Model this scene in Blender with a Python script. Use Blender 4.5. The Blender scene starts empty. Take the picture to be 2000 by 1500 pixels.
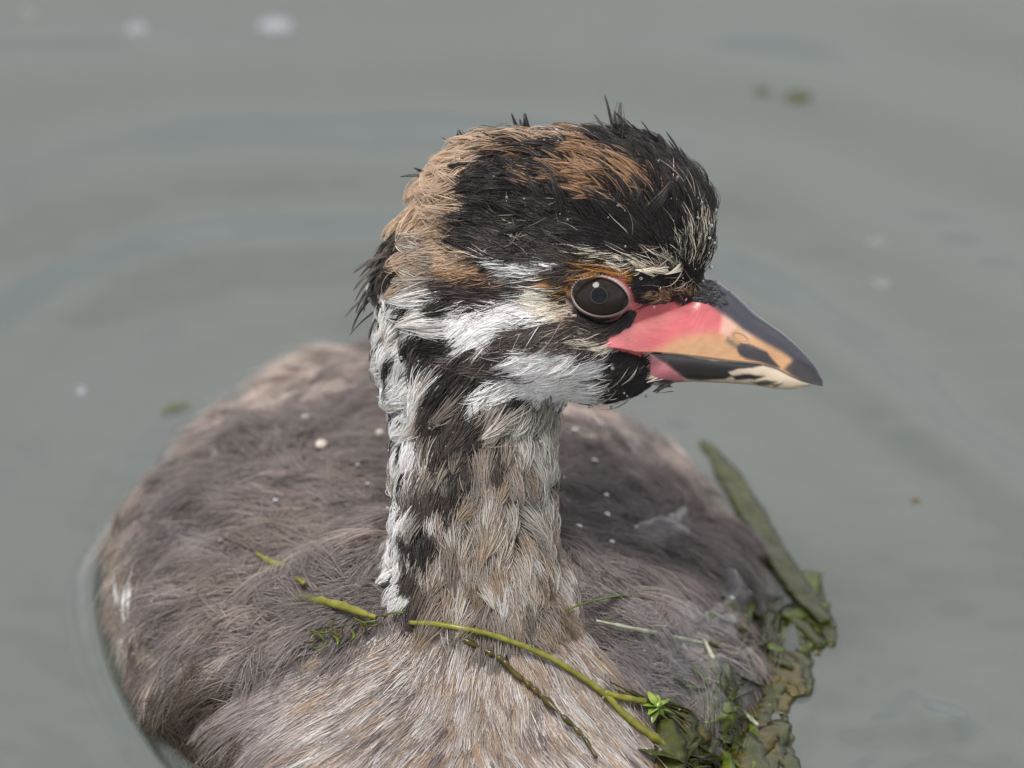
import bpy, math, random
import numpy as np
from mathutils import Vector

rng = np.random.default_rng(7)
random.seed(7)
SC = bpy.context.scene
COL = SC.collection
S = 1e-4                      # one model unit is a tenth of a millimetre

# ------------------------------------------------------------------ camera
PITCH = math.radians(25.0)
CAMD = 20000.0                # camera stands two metres off
OZ = 700.0                    # height of the aim point above the water
AX = np.array([1.0, 0.0, 0.0])
BX = np.array([0.0, math.sin(PITCH), math.cos(PITCH)])
CX = np.array([0.0, -math.cos(PITCH), math.sin(PITCH)])
OO = np.array([0.0, 0.0, OZ])

cam = bpy.data.cameras.new("camera")
camo = bpy.data.objects.new("camera", cam)
COL.objects.link(camo)
camo.location = Vector((OO + CX * CAMD) * S)
camo.rotation_euler = (math.pi / 2 - PITCH, 0, 0)
cam.sensor_width = 36.0
cam.lens = 36.0 * CAMD / 2000.0
cam.clip_start = 0.05
cam.clip_end = 500.0
cam.dof.use_dof = True
cam.dof.focus_distance = (CAMD - 150.0) * S
cam.dof.aperture_fstop = 15.0
SC.camera = camo

# ------------------------------------------------------------------ sky, sun, exposure
SUN_EL, SUN_AZ = math.radians(64), math.radians(205)    # azimuth clockwise from +Y (north)
w = bpy.data.worlds.new("World")
SC.world = w
w.use_nodes = True
nt = w.node_tree
nt.nodes.clear()
sky = nt.nodes.new("ShaderNodeTexSky")
sky.sky_type = 'NISHITA'
sky.sun_disc = False
sky.sun_elevation = SUN_EL
sky.sun_rotation = SUN_AZ
sky.air_density = 1.0
sky.dust_density = 2.0
tc = nt.nodes.new("ShaderNodeTexCoord")
cn = nt.nodes.new("ShaderNodeTexNoise")
cn.inputs["Scale"].default_value = 3.2
cn.inputs["Detail"].default_value = 6.0
cn.inputs["Roughness"].default_value = 0.6
cn.inputs["Distortion"].default_value = 0.4
cr = nt.nodes.new("ShaderNodeValToRGB")
cr.color_ramp.elements[0].position = 0.30
cr.color_ramp.elements[1].position = 0.62
mx = nt.nodes.new("ShaderNodeMix")
mx.data_type = 'RGBA'
mx.inputs[7].default_value = (9.4, 9.2, 9.2, 1)
bg = nt.nodes.new("ShaderNodeBackground")
bg.inputs["Strength"].default_value = 0.105
wo = nt.nodes.new("ShaderNodeOutputWorld")
nt.links.new(tc.outputs["Generated"], cn.inputs["Vector"])
nt.links.new(cn.outputs["Fac"], cr.inputs["Fac"])
nt.links.new(cr.outputs["Color"], mx.inputs[0])
nt.links.new(sky.outputs["Color"], mx.inputs[6])
nt.links.new(mx.outputs[2], bg.inputs["Color"])
nt.links.new(bg.outputs["Background"], wo.inputs["Surface"])

sl = bpy.data.lights.new("sun", 'SUN')
sl.energy = 2.8
sl.angle = math.radians(22)
sl.color = (1.0, 0.96, 0.9)
so = bpy.data.objects.new("sun", sl)
COL.objects.link(so)
sd_ = Vector((math.sin(SUN_AZ) * math.cos(SUN_EL), math.cos(SUN_AZ) * math.cos(SUN_EL), math.sin(SUN_EL)))
so.rotation_euler = (-sd_).to_track_quat('-Z', 'Y').to_euler()
so.location = sd_ * 5

vs = SC.view_settings
vs.view_transform = 'Standard'
vs.look = 'None'
vs.gamma = 1.0
vs.use_curve_mapping = False
vs.exposure = 0.27
SC.render.engine = 'CYCLES'
SC.cycles.use_denoising = True
SC.cycles.max_bounces = 8
SC.cycles.transparent_max_bounces = 12
SC.cycles_curves.shape = 'RIBBONS'

# ------------------------------------------------------------------ coordinates
def V3(x, y, c):
    """picture-plane coordinates (x right, y down) at depth c (towards the camera) -> place"""
    x = np.asarray(x, float); y = np.asarray(y, float); c = np.asarray(c, float)
    k = 1.0 - c / CAMD
    a = (x - 1000.0) * k
    b = (750.0 - y) * k
    return OO + a[..., None] * AX + b[..., None] * BX + c[..., None] * CX

def to_view(P):
    q = P - OO
    a = q @ AX; b = q @ BX; c = q @ CX
    k = 1.0 - c / CAMD
    return 1000.0 + a / k, 750.0 - b / k, c

def norm(v):
    return v / np.maximum(np.linalg.norm(v, axis=-1, keepdims=True), 1e-9)

def smooth01(t):
    t = np.clip(t, 0, 1)
    return t * t * (3 - 2 * t)

_perm = rng.permutation(256)
def vnoise(P, scale, seed=0):
    """value noise in 3D, about -1..1"""
    q = P / scale + seed * 17.3
    i = np.floor(q).astype(int); f = q - i
    f = f * f * (3 - 2 * f)
    def h(ix, iy, iz):
        return _perm[(_perm[(_perm[ix & 255] + iy) & 255] + iz) & 255] / 127.5 - 1.0
    r = 0
    for dx in (0, 1):
        for dy in (0, 1):
            for dz in (0, 1):
                wgt = (f[:, 0] if dx else 1 - f[:, 0]) * (f[:, 1] if dy else 1 - f[:, 1]) * (f[:, 2] if dz else 1 - f[:, 2])
                r = r + wgt * h(i[:, 0] + dx, i[:, 1] + dy, i[:, 2] + dz)
    return r

# ------------------------------------------------------------------ materials
def new_mat(name):
    m = bpy.data.materials.new(name)
    m.use_nodes = True
    t = m.node_tree
    b = t.nodes["Principled BSDF"]
    return m, t, b

def attr_mat(name, rough=0.45, spec=0.5, bump=None, coat=0.0, trans=0.0, sss=0.0):
    m, t, b = new_mat(name)
    a = t.nodes.new("ShaderNodeAttribute")
    a.attribute_name = "col"
    t.links.new(a.outputs["Color"], b.inputs["Base Color"])
    b.inputs["Roughness"].default_value = rough
    b.inputs["Specular IOR Level"].default_value = spec
    if coat:
        b.inputs["Coat Weight"].default_value = coat
        b.inputs["Coat Roughness"].default_value = 0.12
    if sss:
        b.inputs["Subsurface Weight"].default_value = sss
        b.inputs["Subsurface Radius"].default_value = (0.0016, 0.0006, 0.0005)
        b.inputs["Subsurface Scale"].default_value = 0.5
    if bump:
        n = t.nodes.new("ShaderNodeTexNoise")
        n.inputs["Scale"].default_value = bump[0]
        n.inputs["Detail"].default_value = 4
        co = t.nodes.new("ShaderNodeTexCoord")
        t.links.new(co.outputs["Object"], n.inputs["Vector"])
        bp = t.nodes.new("ShaderNodeBump")
        bp.inputs["Strength"].default_value = bump[1]
        bp.inputs["Distance"].default_value = bump[2]
        t.links.new(n.outputs["Fac"], bp.inputs["Height"])
        t.links.new(bp.outputs["Normal"], b.inputs["Normal"])
    if trans:
        tl = t.nodes.new("ShaderNodeBsdfTranslucent")
        t.links.new(a.outputs["Color"], tl.inputs["Color"])
        ms = t.nodes.new("ShaderNodeMixShader")
        ms.inputs[0].default_value = trans
        t.links.new(b.outputs[0], ms.inputs[1])
        t.links.new(tl.outputs[0], ms.inputs[2])
        t.links.new(ms.outputs[0], t.nodes["Material Output"].inputs["Surface"])
    return m

# ------------------------------------------------------------------ mesh helpers
def front_fresnel(t, ior):
    """Fresnel from the air side; from below the sheet lets the light through"""
    fr = t.nodes.new("ShaderNodeFresnel"); fr.inputs["IOR"].default_value = ior
    ge = t.nodes.new("ShaderNodeNewGeometry")
    iv = t.nodes.new("ShaderNodeMath"); iv.operation = 'SUBTRACT'; iv.inputs[0].default_value = 1.0
    mu = t.nodes.new("ShaderNodeMath"); mu.operation = 'MULTIPLY'
    t.links.new(ge.outputs["Backfacing"], iv.inputs[1])
    t.links.new(iv.outputs[0], mu.inputs[0]); t.links.new(fr.outputs[0], mu.inputs[1])
    return mu

def add_mesh(name, V, F, mat, parent=None, cols=None, smooth=True):
    me = bpy.data.meshes.new(name)
    me.from_pydata((np.asarray(V) * S).tolist(), [], [tuple(int(i) for i in f) for f in F])
    if cols is not None:
        at = me.attributes.new("col", 'FLOAT_COLOR', 'POINT')
        c4 = np.ones((len(V), 4), np.float32)
        c4[:, :3] = cols
        at.data.foreach_set("color", c4.ravel())
    if smooth:
        me.polygons.foreach_set("use_smooth", [True] * len(me.polygons))
    me.materials.append(mat)
    me.update()
    o = bpy.data.objects.new(name, me)
    COL.objects.link(o)
    if parent is not None:
        o.parent = parent
    return o

def tag(o, label=None, cat=None, group=None, kind=None):
    if label: o["label"] = label
    if cat: o["category"] = cat
    if group: o["group"] = group
    if kind: o["kind"] = kind
    return o

def grid_faces(nu, nv, closed_v=False):
    F = []
    for i in range(nu - 1):
        for j in range(nv if closed_v else nv - 1):
            j2 = (j + 1) % nv
            F.append((i * nv + j, i * nv + j2, (i + 1) * nv + j2, (i + 1) * nv + j))
    return F

def add_hair(name, P, R, C, mat, parent):
    """P (n,k,3) points, R (n,k) radii, C (n,k,3) colours"""
    n, k = R.shape
    hc = bpy.data.hair_curves.new(name)
    hc.add_curves([k] * n)
    hc.attributes["position"].data.foreach_set("vector", (P * S).astype(np.float32).ravel())
    ra = hc.attributes.get("radius") or hc.attributes.new("radius", 'FLOAT', 'POINT')
    ra.data.foreach_set("value", (R * S).astype(np.float32).ravel())
    ca = hc.attributes.new("col", 'FLOAT_COLOR', 'POINT')
    c4 = np.ones((n * k, 4), np.float32)
    c4[:, :3] = np.clip(C, 0, 1).reshape(-1, 3)
    ca.data.foreach_set("color", c4.ravel())
    hc.materials.append(mat)
    o = bpy.data.objects.new(name, hc)
    COL.objects.link(o)
    o.parent = parent
    o["kind"] = "stuff"
    return o

# ------------------------------------------------------------------ the bird's solid shape (signed distances, one continuous skin)
def ell(P, ctr, rad, R=None):
    q = P - ctr
    if R is not None:
        q = q @ R
    rad = np.asarray(rad, float)
    k0 = np.linalg.norm(q / rad, axis=-1)
    k1 = np.linalg.norm(q / (rad * rad), axis=-1)
    return k0 * (k0 - 1.0) / np.maximum(k1, 1e-9)

def smin(a, b, k):
    h = np.clip(0.5 + 0.5 * (b - a) / k, 0, 1)
    return b * (1 - h) + a * h - k * h * (1 - h)

def cone(P, a, b, ra, rb):
    ab = b - a
    t = np.clip(((P - a) @ ab) / (ab @ ab), 0, 1)
    q = P - (a + t[..., None] * ab)
    return np.linalg.norm(q, axis=-1) - (ra + (rb - ra) * t)

VB = np.stack([AX, BX, CX], axis=1)          # columns: view axes
def vrot(deg):
    t = math.radians(deg)
    M = np.array([[math.cos(t), -math.sin(t), 0], [math.sin(t), math.cos(t), 0], [0, 0, 1]])
    return VB @ M

HEAD = [  # x, y, c, radii, roll in degrees
    (1110, 478, 0, (262, 208, 215), -4),
    (974, 452, -5, (152, 172, 180), 0),
    (1238, 432, 0, (143, 138, 150), 0),
    (1060, 660, 0, (215, 112, 188), 6),
    (1200, 712, 0, (90, 66, 108), 10),
    (1285, 592, 0, (134, 68, 70), -22),
]
NECK = [(880, 560, -25, 140), (893, 700, -35, 140), (922, 800, -30, 142), (922, 930, -20, 138), (922, 1060, -10, 137),
        (928, 1170, -5, 142), (942, 1270, -30, 160)]
def sdf_head(P):
    d = None
    for x, y, c, r, rot in HEAD:
        e = ell(P, V3(x, y, c), r, vrot(rot))
        d = e if d is None else smin(d, e, 45)
    return d
def sdf_neck(P):
    d = None
    pts = [(V3(x, y, c), r) for x, y, c, r in NECK]
    for (a, ra), (b, rb) in zip(pts[:-1], pts[1:]):
        e = cone(P, a, b, ra, rb)
        d = e if d is None else smin(d, e, 40)
    return d
YAW = math.radians(3)
RB = np.array([[math.cos(YAW), -math.sin(YAW), 0], [math.sin(YAW), math.cos(YAW), 0], [0, 0, 1]])
ROLL = math.radians(4)
RR = np.array([[math.cos(ROLL), 0, math.sin(ROLL)], [0, 1, 0], [-math.sin(ROLL), 0, math.cos(ROLL)]])
RBODY = RB @ RR
def sdf_body(P):
    q = (P - np.array([-148.0, 500.0, 10.0])) @ RBODY
    q = q * np.stack([np.ones(len(q)), np.where(q[:, 1] < 0, .84, 1.0), np.ones(len(q))], 1)
    tp = 1.0 - .20 * smooth01(q[:, 1] / 900)
    q = q / np.stack([tp, np.ones_like(tp), 1 - .12 * smooth01(q[:, 1] / 900)], 1)
    d = ell(q, np.zeros(3), (640, 1040, 285)) * .88
    d = smin(d, ell(P, np.array([-95.0, -60.0, 75.0]), (375, 345, 315)), 130)
    return d
def sdf(P):
    return smin(smin(sdf_head(P), sdf_neck(P), 60), sdf_body(P), 70)

def grad(P, f=sdf, e=2.0):
    g = np.empty_like(P)
    for k in range(3):
        d = np.zeros(3); d[k] = e
        g[:, k] = f(P + d) - f(P - d)
    return norm(g)

def surface_nets(f, lo, hi, h):
    lo = np.asarray(lo, float); n = np.ceil((np.asarray(hi) - lo) / h).astype(int) + 1
    ax = [lo[k] + h * np.arange(n[k]) for k in range(3)]
    D = np.empty(n, np.float32)
    for i in range(n[0]):
        g = np.stack(np.meshgrid([ax[0][i]], ax[1], ax[2], indexing='ij'), -1)
        D[i] = f(g.reshape(-1, 3)).reshape(n[1], n[2])
    s = D < 0
    corners = [(i, j, k) for i in (0, 1) for j in (0, 1) for k in (0, 1)]
    cnt = sum(s[i:n[0] - 1 + i, j:n[1] - 1 + j, k:n[2] - 1 + k].astype(np.int8) for i, j, k in corners)
    act = np.argwhere((cnt > 0) & (cnt < 8))
    idx = -np.ones(n - 1, int)
    idx[tuple(act.T)] = np.arange(len(act))
    acc = np.zeros((len(act), 3)); m = np.zeros(len(act))
    for a in corners:
        for k in range(3):
            if a[k] == 0:
                b = list(a); b[k] = 1
                da = D[tuple((act + a).T)]; db = D[tuple((act + np.array(b)).T)]
                x = (da < 0) != (db < 0)
                t = np.where(x, da / np.where(x, da - db, 1), 0)
                p = np.array(a, float)[None] + t[:, None] * np.eye(3)[k]
                acc += p * x[:, None]; m += x
    V = lo + (act + acc / m[:, None]) * h
    F = []
    for k in range(3):
        u, v = (k + 1) % 3, (k + 2) % 3
        sl0 = [slice(None)] * 3; sl1 = [slice(None)] * 3
        sl0[k] = slice(0, -1); sl1[k] = slice(1, None)
        e = np.argwhere(s[tuple(sl0)] != s[tuple(sl1)])
        e = e[(e[:, u] > 0) & (e[:, v] > 0) & (e[:, u] < n[u] - 1) & (e[:, v] < n[v] - 1)]
        eu = np.zeros(3, int); eu[u] = 1
        ev = np.zeros(3, int); ev[v] = 1
        q = [idx[tuple((e - eu - ev).T)], idx[tuple((e - ev).T)], idx[tuple(e.T)], idx[tuple((e - eu).T)]]
        q = np.stack(q, 1)
        inside = s[tuple(e.T)]
        q[~inside] = q[~inside][:, ::-1]
        F.append(q)
    F = np.concatenate(F)
    F = F[(F >= 0).all(1)]
    for _ in range(2):
        V = V - grad(V) * f(V)[:, None]
    return V, F

# ------------------------------------------------------------------ plumage pattern, throat and flank shade painted in: soft-edged patches, picked hair by hair
def poly_sd(x, y, poly):
    poly = np.asarray(poly, float)
    d = np.full(x.shape, 1e9); inside = np.zeros(x.shape, bool)
    for (x0, y0), (x1, y1) in zip(poly, np.roll(poly, -1, axis=0)):
        ex, ey = x1 - x0, y1 - y0
        t = np.clip(((x - x0) * ex + (y - y0) * ey) / (ex * ex + ey * ey + 1e-9), 0, 1)
        d = np.minimum(d, np.hypot(x - x0 - t * ex, y - y0 - t * ey))
        c = (y0 > y) != (y1 > y)
        inside ^= c & (x < ex * (y - y0) / (ey if abs(ey) > 1e-9 else 1e-9) + x0)
    return np.where(inside, d, -d)

WHITE = (.88, .865, .86); CREAM = (.80, .73, .60); TAN = (.57, .43, .31); RUST = (.42, .255, .145)
BLACK = (.026, .022, .022); DBROWN = (.085, .069, .062); GBROWN = (.22, .182, .165); ORANGE = (.52, .25, .06)
DOWN = (.225, .192, .182); BEIGE = (.52, .435, .385)
P_HEAD = [
    (BLACK, None, 0, 1),
    (DBROWN, [(780, 560), (830, 560), (1000, 520), (1100, 480), (1160, 500), (1120, 560), (1085, 575), (1010, 590), (930, 615), (820, 610)], 14, .75),
    (DBROWN, [(930, 470), (880, 450), (960, 440), (1060, 480), (1100, 510), (960, 520)], 20, .6),
    (TAN, [(893, 268), (955, 262), (1010, 290), (960, 310), (925, 345), (922, 420), (905, 450), (880, 478), (935, 500), (950, 535), (890, 550), (808, 566), (792, 490), (798, 420), (830, 350), (862, 300)], 9, 1),
    (RUST, [(830, 520), (940, 525), (1000, 545), (900, 556), (815, 570), (806, 548)], 10, .85),
    (TAN, [(1005, 248), (1110, 256), (1165, 280), (1130, 292), (1060, 286), (1005, 272)], 9, .75),
    (RUST, [(960, 285), (1080, 290), (1090, 320), (1000, 315)], 14, .35),
    (RUST, [(1150, 280), (1215, 320), (1262, 350), (1295, 378), (1262, 388), (1200, 374), (1170, 395), (1105, 372), (1085, 342), (1130, 326)], 10, .72),
    (RUST, [(1036, 325), (1060, 338), (1078, 388), (1050, 384)], 6, .75),
    (RUST, [(1080, 370), (1200, 375), (1280, 402), (1200, 412), (1120, 400)], 12, .3),
    (BLACK, [(1050, 300), (1085, 305), (1105, 345), (1075, 362), (1050, 340)], 8, .9),
    (WHITE, [(970, 508), (1062, 508), (1100, 522), (1052, 546), (985, 538)], 8, .72),
    (CREAM, [(1150, 486), (1208, 486), (1216, 508), (1160, 506)], 6, .5),
    (CREAM, [(1205, 496), (1262, 512), (1332, 510), (1328, 530), (1270, 534), (1222, 518)], 4, .55),
    (CREAM, [(1335, 470), (1375, 446), (1404, 455), (1408, 540), (1382, 548), (1350, 524), (1322, 500)], 6, .22),
    (ORANGE, [(1140, 528), (1200, 516), (1244, 528), (1244, 556), (1215, 550), (1170, 535)], 5, .9),
    (BLACK, [(1240, 532), (1340, 530), (1410, 540), (1435, 600), (1390, 590), (1330, 570), (1262, 580), (1240, 560)], 5, .95),
    (RUST, [(1262, 578), (1330, 566), (1372, 578), (1330, 584), (1270, 592)], 4, .7),
    (WHITE, [(795, 592), (830, 576), (870, 598), (940, 608), (1020, 578), (1085, 562), (1104, 590), (1112, 625), (1060, 634), (1010, 645), (960, 668), (900, 684), (838, 684), (842, 640)], 9, 1),
    (CREAM, [(1040, 566), (1100, 564), (1112, 620), (1056, 612)], 12, .8),
    (ORANGE, [(1080, 546), (1116, 556), (1110, 604), (1090, 592)], 6, .7),
    (TAN, [(1104, 598), (1154, 640), (1130, 648), (1098, 622)], 6, .8),
    (BLACK, [(1085, 565), (1098, 562), (1106, 596), (1092, 594)], 4, .9),
    (DBROWN, [(985, 650), (1060, 632), (1112, 626), (1165, 642), (1235, 632), (1240, 650), (1160, 662), (1195, 692), (1120, 684), (1060, 680), (1000, 694)], 9, 1),
    (DBROWN, [(838, 690), (900, 682), (1000, 664), (1005, 712), (960, 744), (880, 752), (835, 740)], 10, .95),
    (GBROWN, [(850, 690), (930, 690), (950, 730), (870, 740)], 14, .5),
    (CREAM, [(1128, 648), (1182, 662), (1236, 650), (1206, 682), (1170, 674)], 4, .85),
    (WHITE, [(1000, 694), (1060, 676), (1130, 682), (1185, 696), (1212, 702), (1192, 742), (1226, 766), (1180, 800), (1090, 795), (1000, 780), (945, 775), (980, 744), (1036, 740), (1000, 722)], 9, 1),
    (BLACK, [(1186, 688), (1250, 690), (1292, 708), (1310, 750), (1250, 786), (1212, 790), (1188, 770), (1206, 738)], 8, .93),
    (CREAM, [(1262, 698), (1288, 704), (1312, 748), (1288, 756)], 5, .6),
]
P_NECK = [
    ((.40, .33, .27), None, 0, 1),
    ((.43, .31, .21), [(850, 960), (1060, 960), (1110, 1240), (790, 1240)], 60, .55),
    ((.42, .42, .37), [(1000, 770), (1100, 780), (1100, 1040), (1050, 1000), (1010, 900)], 30, .8),  # shaded side of the throat, painted as a greenish tint
    (DBROWN, [(690, 600), (790, 400), (806, 540), (760, 570), (775, 680), (770, 790), (700, 800)], 12, .9),
    (WHITE, [(745, 560), (806, 540), (812, 625), (850, 690), (862, 760), (836, 800), (824, 900), (816, 1000), (812, 1100), (800, 1205), (750, 1270), (680, 1285), (740, 1200), (740, 1000), (735, 900), (745, 800), (735, 690)], 12, .85),
    (DBROWN, [(770, 540), (804, 540), (824, 640), (846, 700), (820, 722), (796, 660), (774, 600)], 8, .9),
    (DBROWN, [(880, 800), (1000, 790), (1000, 880), (940, 930), (900, 980), (860, 1000)], 30, .45),
    (DBROWN, [(838, 640), (860, 700), (872, 760), (930, 770), (985, 780), (962, 846), (918, 850), (880, 950), (846, 1000), (842, 1060), (836, 1180), (790, 1222), (818, 1060), (826, 930), (840, 800), (850, 750)], 14, .8),
    (BLACK, [(852, 680), (880, 700), (905, 760), (860, 770)], 8, .9),
    (BLACK, [(812, 1010), (845, 985), (840, 1060), (806, 1110)], 12, .35),
]
P_BODY = [
    (DOWN, None, 0, 1),
    (BEIGE, [(560, 725), (700, 640), (760, 690), (720, 745), (600, 780), (480, 830), (370, 890), (330, 830), (440, 765)], 25, .9),
    (BEIGE, [(1080, 770), (1270, 790), (1360, 870), (1430, 980), (1380, 990), (1290, 910), (1190, 855), (1080, 835)], 25, .95),
    (BEIGE, [(1440, 1000), (1510, 1090), (1560, 1230), (1520, 1230), (1480, 1110)], 15, .8),
    ((.33, .275, .24), [(560, 960), (700, 950), (750, 1060), (560, 1120), (440, 1150), (420, 1100)], 50, .7),
    ((.33, .275, .24), [(360, 1120), (560, 1120), (600, 1240), (380, 1280)], 40, .6),
    ((.40, .335, .285), [(180, 1000), (290, 900), (300, 1150), (330, 1350), (480, 1560), (200, 1560)], 25, .8),
    ((.085, .062, .042), [(330, 1330), (440, 1285), (480, 1400), (520, 1500), (570, 1700), (360, 1700), (290, 1450)], 12, .94),  # flank shadow painted into the down as a dark patch
    (WHITE, [(212, 1230), (262, 1190), (292, 1220), (275, 1260), (235, 1300)], 10, .8),
]
def paint(P, table, mirror=False):
    Q = P
    if mirror:
        th = math.radians(12)
        sa = CX * math.cos(th) - BX * math.sin(th)
        s = (P - V3(1110, 470, 0)) @ sa
        Q = P - np.minimum(s, 0)[:, None] * 2 * sa
    x, y, _ = to_view(Q)
    x = x + 9 * vnoise(P, 30, 1) + 7 * vnoise(P, 11, 2)
    y = y + 9 * vnoise(P, 30, 3) + 7 * vnoise(P, 11, 4)
    out = np.tile(np.array(table[0][0], float), (len(P), 1))
    for col, poly, soft, prob in table[1:]:
        sd = poly_sd(x, y, poly)
        v = smooth01(0.5 + sd / (2.9 * soft)) * prob
        pick = rng.random(len(P)) < v
        out[pick] = col
    return out

# ------------------------------------------------------------------ lie of the feathers: x, y, dx, dy (picture plane, y down)
FLOW = np.array([
    (1390, 500, -.1, -1), (1370, 420, -.25, -1), (1330, 350, -.55, -.85), (1250, 320, -.75, -.65), (1200, 430, -.85, -.55), (1290, 450, -.6, -.8),
    (1100, 300, -.9, -.35), (1000, 270, -1, -.1), (1000, 420, -.95, -.4), (1100, 430, -.85, -.5), (900, 300, -.9, .3), (850, 380, -.95, .2), (850, 450, -1, .12),
    (850, 530, -1, .15), (900, 600, -1, .2), (1050, 520, -.95, .1), (1000, 560, -1, .15), (1200, 500, -.95, -.25), (1300, 520, -.9, -.2), (1340, 545, -.75, -.4),
    (1400, 570, -.6, -.8), (950, 640, -1, .1), (1100, 640, -1, .12), (1150, 670, -.95, .25), (1100, 720, -1, .2), (1240, 760, -.9, .35), (1280, 700, -.9, .45), (1000, 710, -.95, .35),
    (900, 720, -.8, .5), (1050, 770, -.95, .3), (1300, 740, -.8, .5), (1080, 590, -1, .05),
    (740, 560, -.6, .8), (760, 680, -.8, .6), (780, 800, -.85, .5), (785, 1000, -.85, .5), (780, 1180, -.75, .65), (840, 760, -.15, 1), (850, 850, -.12, 1), (950, 830, -.15, 1),
    (1050, 850, .2, 1), (880, 940, -.15, 1), (1000, 980, .1, 1), (845, 1050, -.15, 1), (1050, 1080, .35, .95), (940, 1150, 0, 1), (830, 1200, -.3, .95), (1090, 1220, .5, .85),
    (740, 1300, -.85, .5), (900, 1330, -.25, 1), (1010, 1400, .15, 1), (1150, 1380, .55, .85), (1250, 1500, .6, .8), (600, 1380, -.85, .5), (800, 1450, -.45, .85), (480, 1330, -1, .25), (450, 1500, -.6, .8),
    (650, 1150, -.9, -.3), (640, 980, -.7, -.7), (680, 800, -.4, -.9), (500, 900, -.8, -.5), (400, 1050, -1, .1), (300, 1200, -.7, .7), (300, 1000, -.6, .5), (450, 1180, -1, .2),
    (1130, 900, .3, -.9), (1200, 1000, .6, -.6), (1300, 920, .4, -.8), (1200, 1150, .95, .1), (1400, 1080, .7, .5), (1480, 1150, .4, .9), (1250, 1300, .9, .4), (1400, 1350, .7, .7),
])
def flow(P, N, wob=0.15, wscale=60, mirror=False):
    th = math.radians(12)
    sa = CX * math.cos(th) - BX * math.sin(th)
    neg = None
    Q = P
    if mirror:
        s = (P - V3(1110, 470, 0)) @ sa
        neg = s < 0
        Q = P - np.minimum(s, 0)[:, None] * 2 * sa
    x, y, _ = to_view(Q)
    w = 1.0 / (((x[:, None] - FLOW[:, 0]) ** 2 + (y[:, None] - FLOW[:, 1]) ** 2) + 900.0) ** 1.8
    w /= w.sum(1, keepdims=True)
    dx = w @ FLOW[:, 2]; dy = w @ FLOW[:, 3]
    a = wob * (vnoise(P, wscale, 5) * 1.4 + vnoise(P, wscale * .35, 6))
    ca, sa_ = np.cos(a), np.sin(a)
    dx, dy = dx * ca - dy * sa_, dx * sa_ + dy * ca
    d = dx[:, None] * AX - dy[:, None] * BX
    if mirror:
        d[neg] -= 2 * (d[neg] @ sa)[:, None] * sa
    d = d - (d * N).sum(1, keepdims=True) * N
    return norm(d)

# ------------------------------------------------------------------ build the skin
def lump(P, N):
    """low swellings of the loose down on the body; returns offset and tilted normals"""
    f = lambda Q: 19 * vnoise(Q, 95, 21) + 9 * vnoise(Q, 42, 22)
    away = smooth01((np.minimum(sdf_neck(P), sdf_head(P)) - 10) / 90)
    o = f(P) * away
    g = np.stack([f(P + e) - f(P - e) for e in np.eye(3) * 6], 1) / 12 * away[:, None]
    g = g - (g * N).sum(1, keepdims=True) * N
    return o, norm(N - g)

bird = bpy.data.objects.new("grebe_chick", None)
COL.objects.link(bird)
bird.location = (0, 0, 0)
tag(bird, "wet downy grebe chick with striped head and pink-based bill floating on the pond", "bird")

BV, BF = surface_nets(sdf, (-900, -900, -340), (720, 1680, 1300), 13.0)
BN = grad(BV)
bx_, by_, bc_ = to_view(BV)
dh, dn, db = sdf_head(BV), sdf_neck(BV), sdf_body(BV)
reg = np.argmin(np.stack([dh, dn, db], 1), 1)
skin = np.where((reg == 0)[:, None], np.array(DBROWN), np.where((reg == 1)[:, None], np.array((.17, .14, .12)), np.array((.17, .143, .13))))
_fx = poly_sd(bx_, by_, [(1190, 532), (1232, 545), (1262, 590), (1320, 590), (1350, 640), (1340, 700), (1262, 698), (1200, 686), (1196, 645), (1228, 640), (1238, 600)])
skin = np.where(((_fx > -4) & (np.abs(bc_) > 40) & (reg == 0))[:, None], np.array((.50, .115, .125)), skin)
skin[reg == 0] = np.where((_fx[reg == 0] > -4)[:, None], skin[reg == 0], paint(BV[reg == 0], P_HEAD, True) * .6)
_gx = poly_sd(bx_, by_, [(1320, 500), (1460, 500), (1460, 640), (1400, 606), (1350, 584), (1320, 584)])
skin[(reg == 0) & (_gx > 0)] = (.05, .05, .058)
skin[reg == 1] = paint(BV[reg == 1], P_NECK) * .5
M_SKIN = attr_mat("under_down", rough=.55, spec=.4, bump=(1800, .5, .0004))
SKV = BV + BN * (np.where((reg == 2) & (poly_sd(bx_, by_, [(700, 1190), (1100, 1190), (1300, 1400), (1420, 1900), (400, 1900), (420, 1330)]) < 0), np.minimum(lump(BV, BN)[0], 0) - 4, -2))[:, None]
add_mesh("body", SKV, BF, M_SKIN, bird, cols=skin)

T0 = np.concatenate([BF[:, [0, 1, 2]], BF[:, [0, 2, 3]]])
_a, _b, _c = BV[T0[:, 0]], BV[T0[:, 1]], BV[T0[:, 2]]
TAREA = np.linalg.norm(np.cross(_b - _a, _c - _a), axis=1) / 2
TC = (_a + _b + _c) / 3
TN = norm(BN[T0].mean(1))
TREG = reg[T0[:, 0]]
TX, TY, TCC = to_view(TC)
TFACE = TN @ CX
def sample(n, weight):
    p = TAREA * weight
    p = p / p.sum()
    k = rng.choice(len(T0), n, p=p)
    u = rng.random((n, 2))
    f = u.sum(1) > 1
    u[f] = 1 - u[f]
    P = _a[k] + u[:, :1] * (_b[k] - _a[k]) + u[:, 1:] * (_c[k] - _a[k])
    return P, grad(P)
FACEW = np.where(TFACE > -.25, 1.0, 0.25)      # fewer hairs round the back

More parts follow.
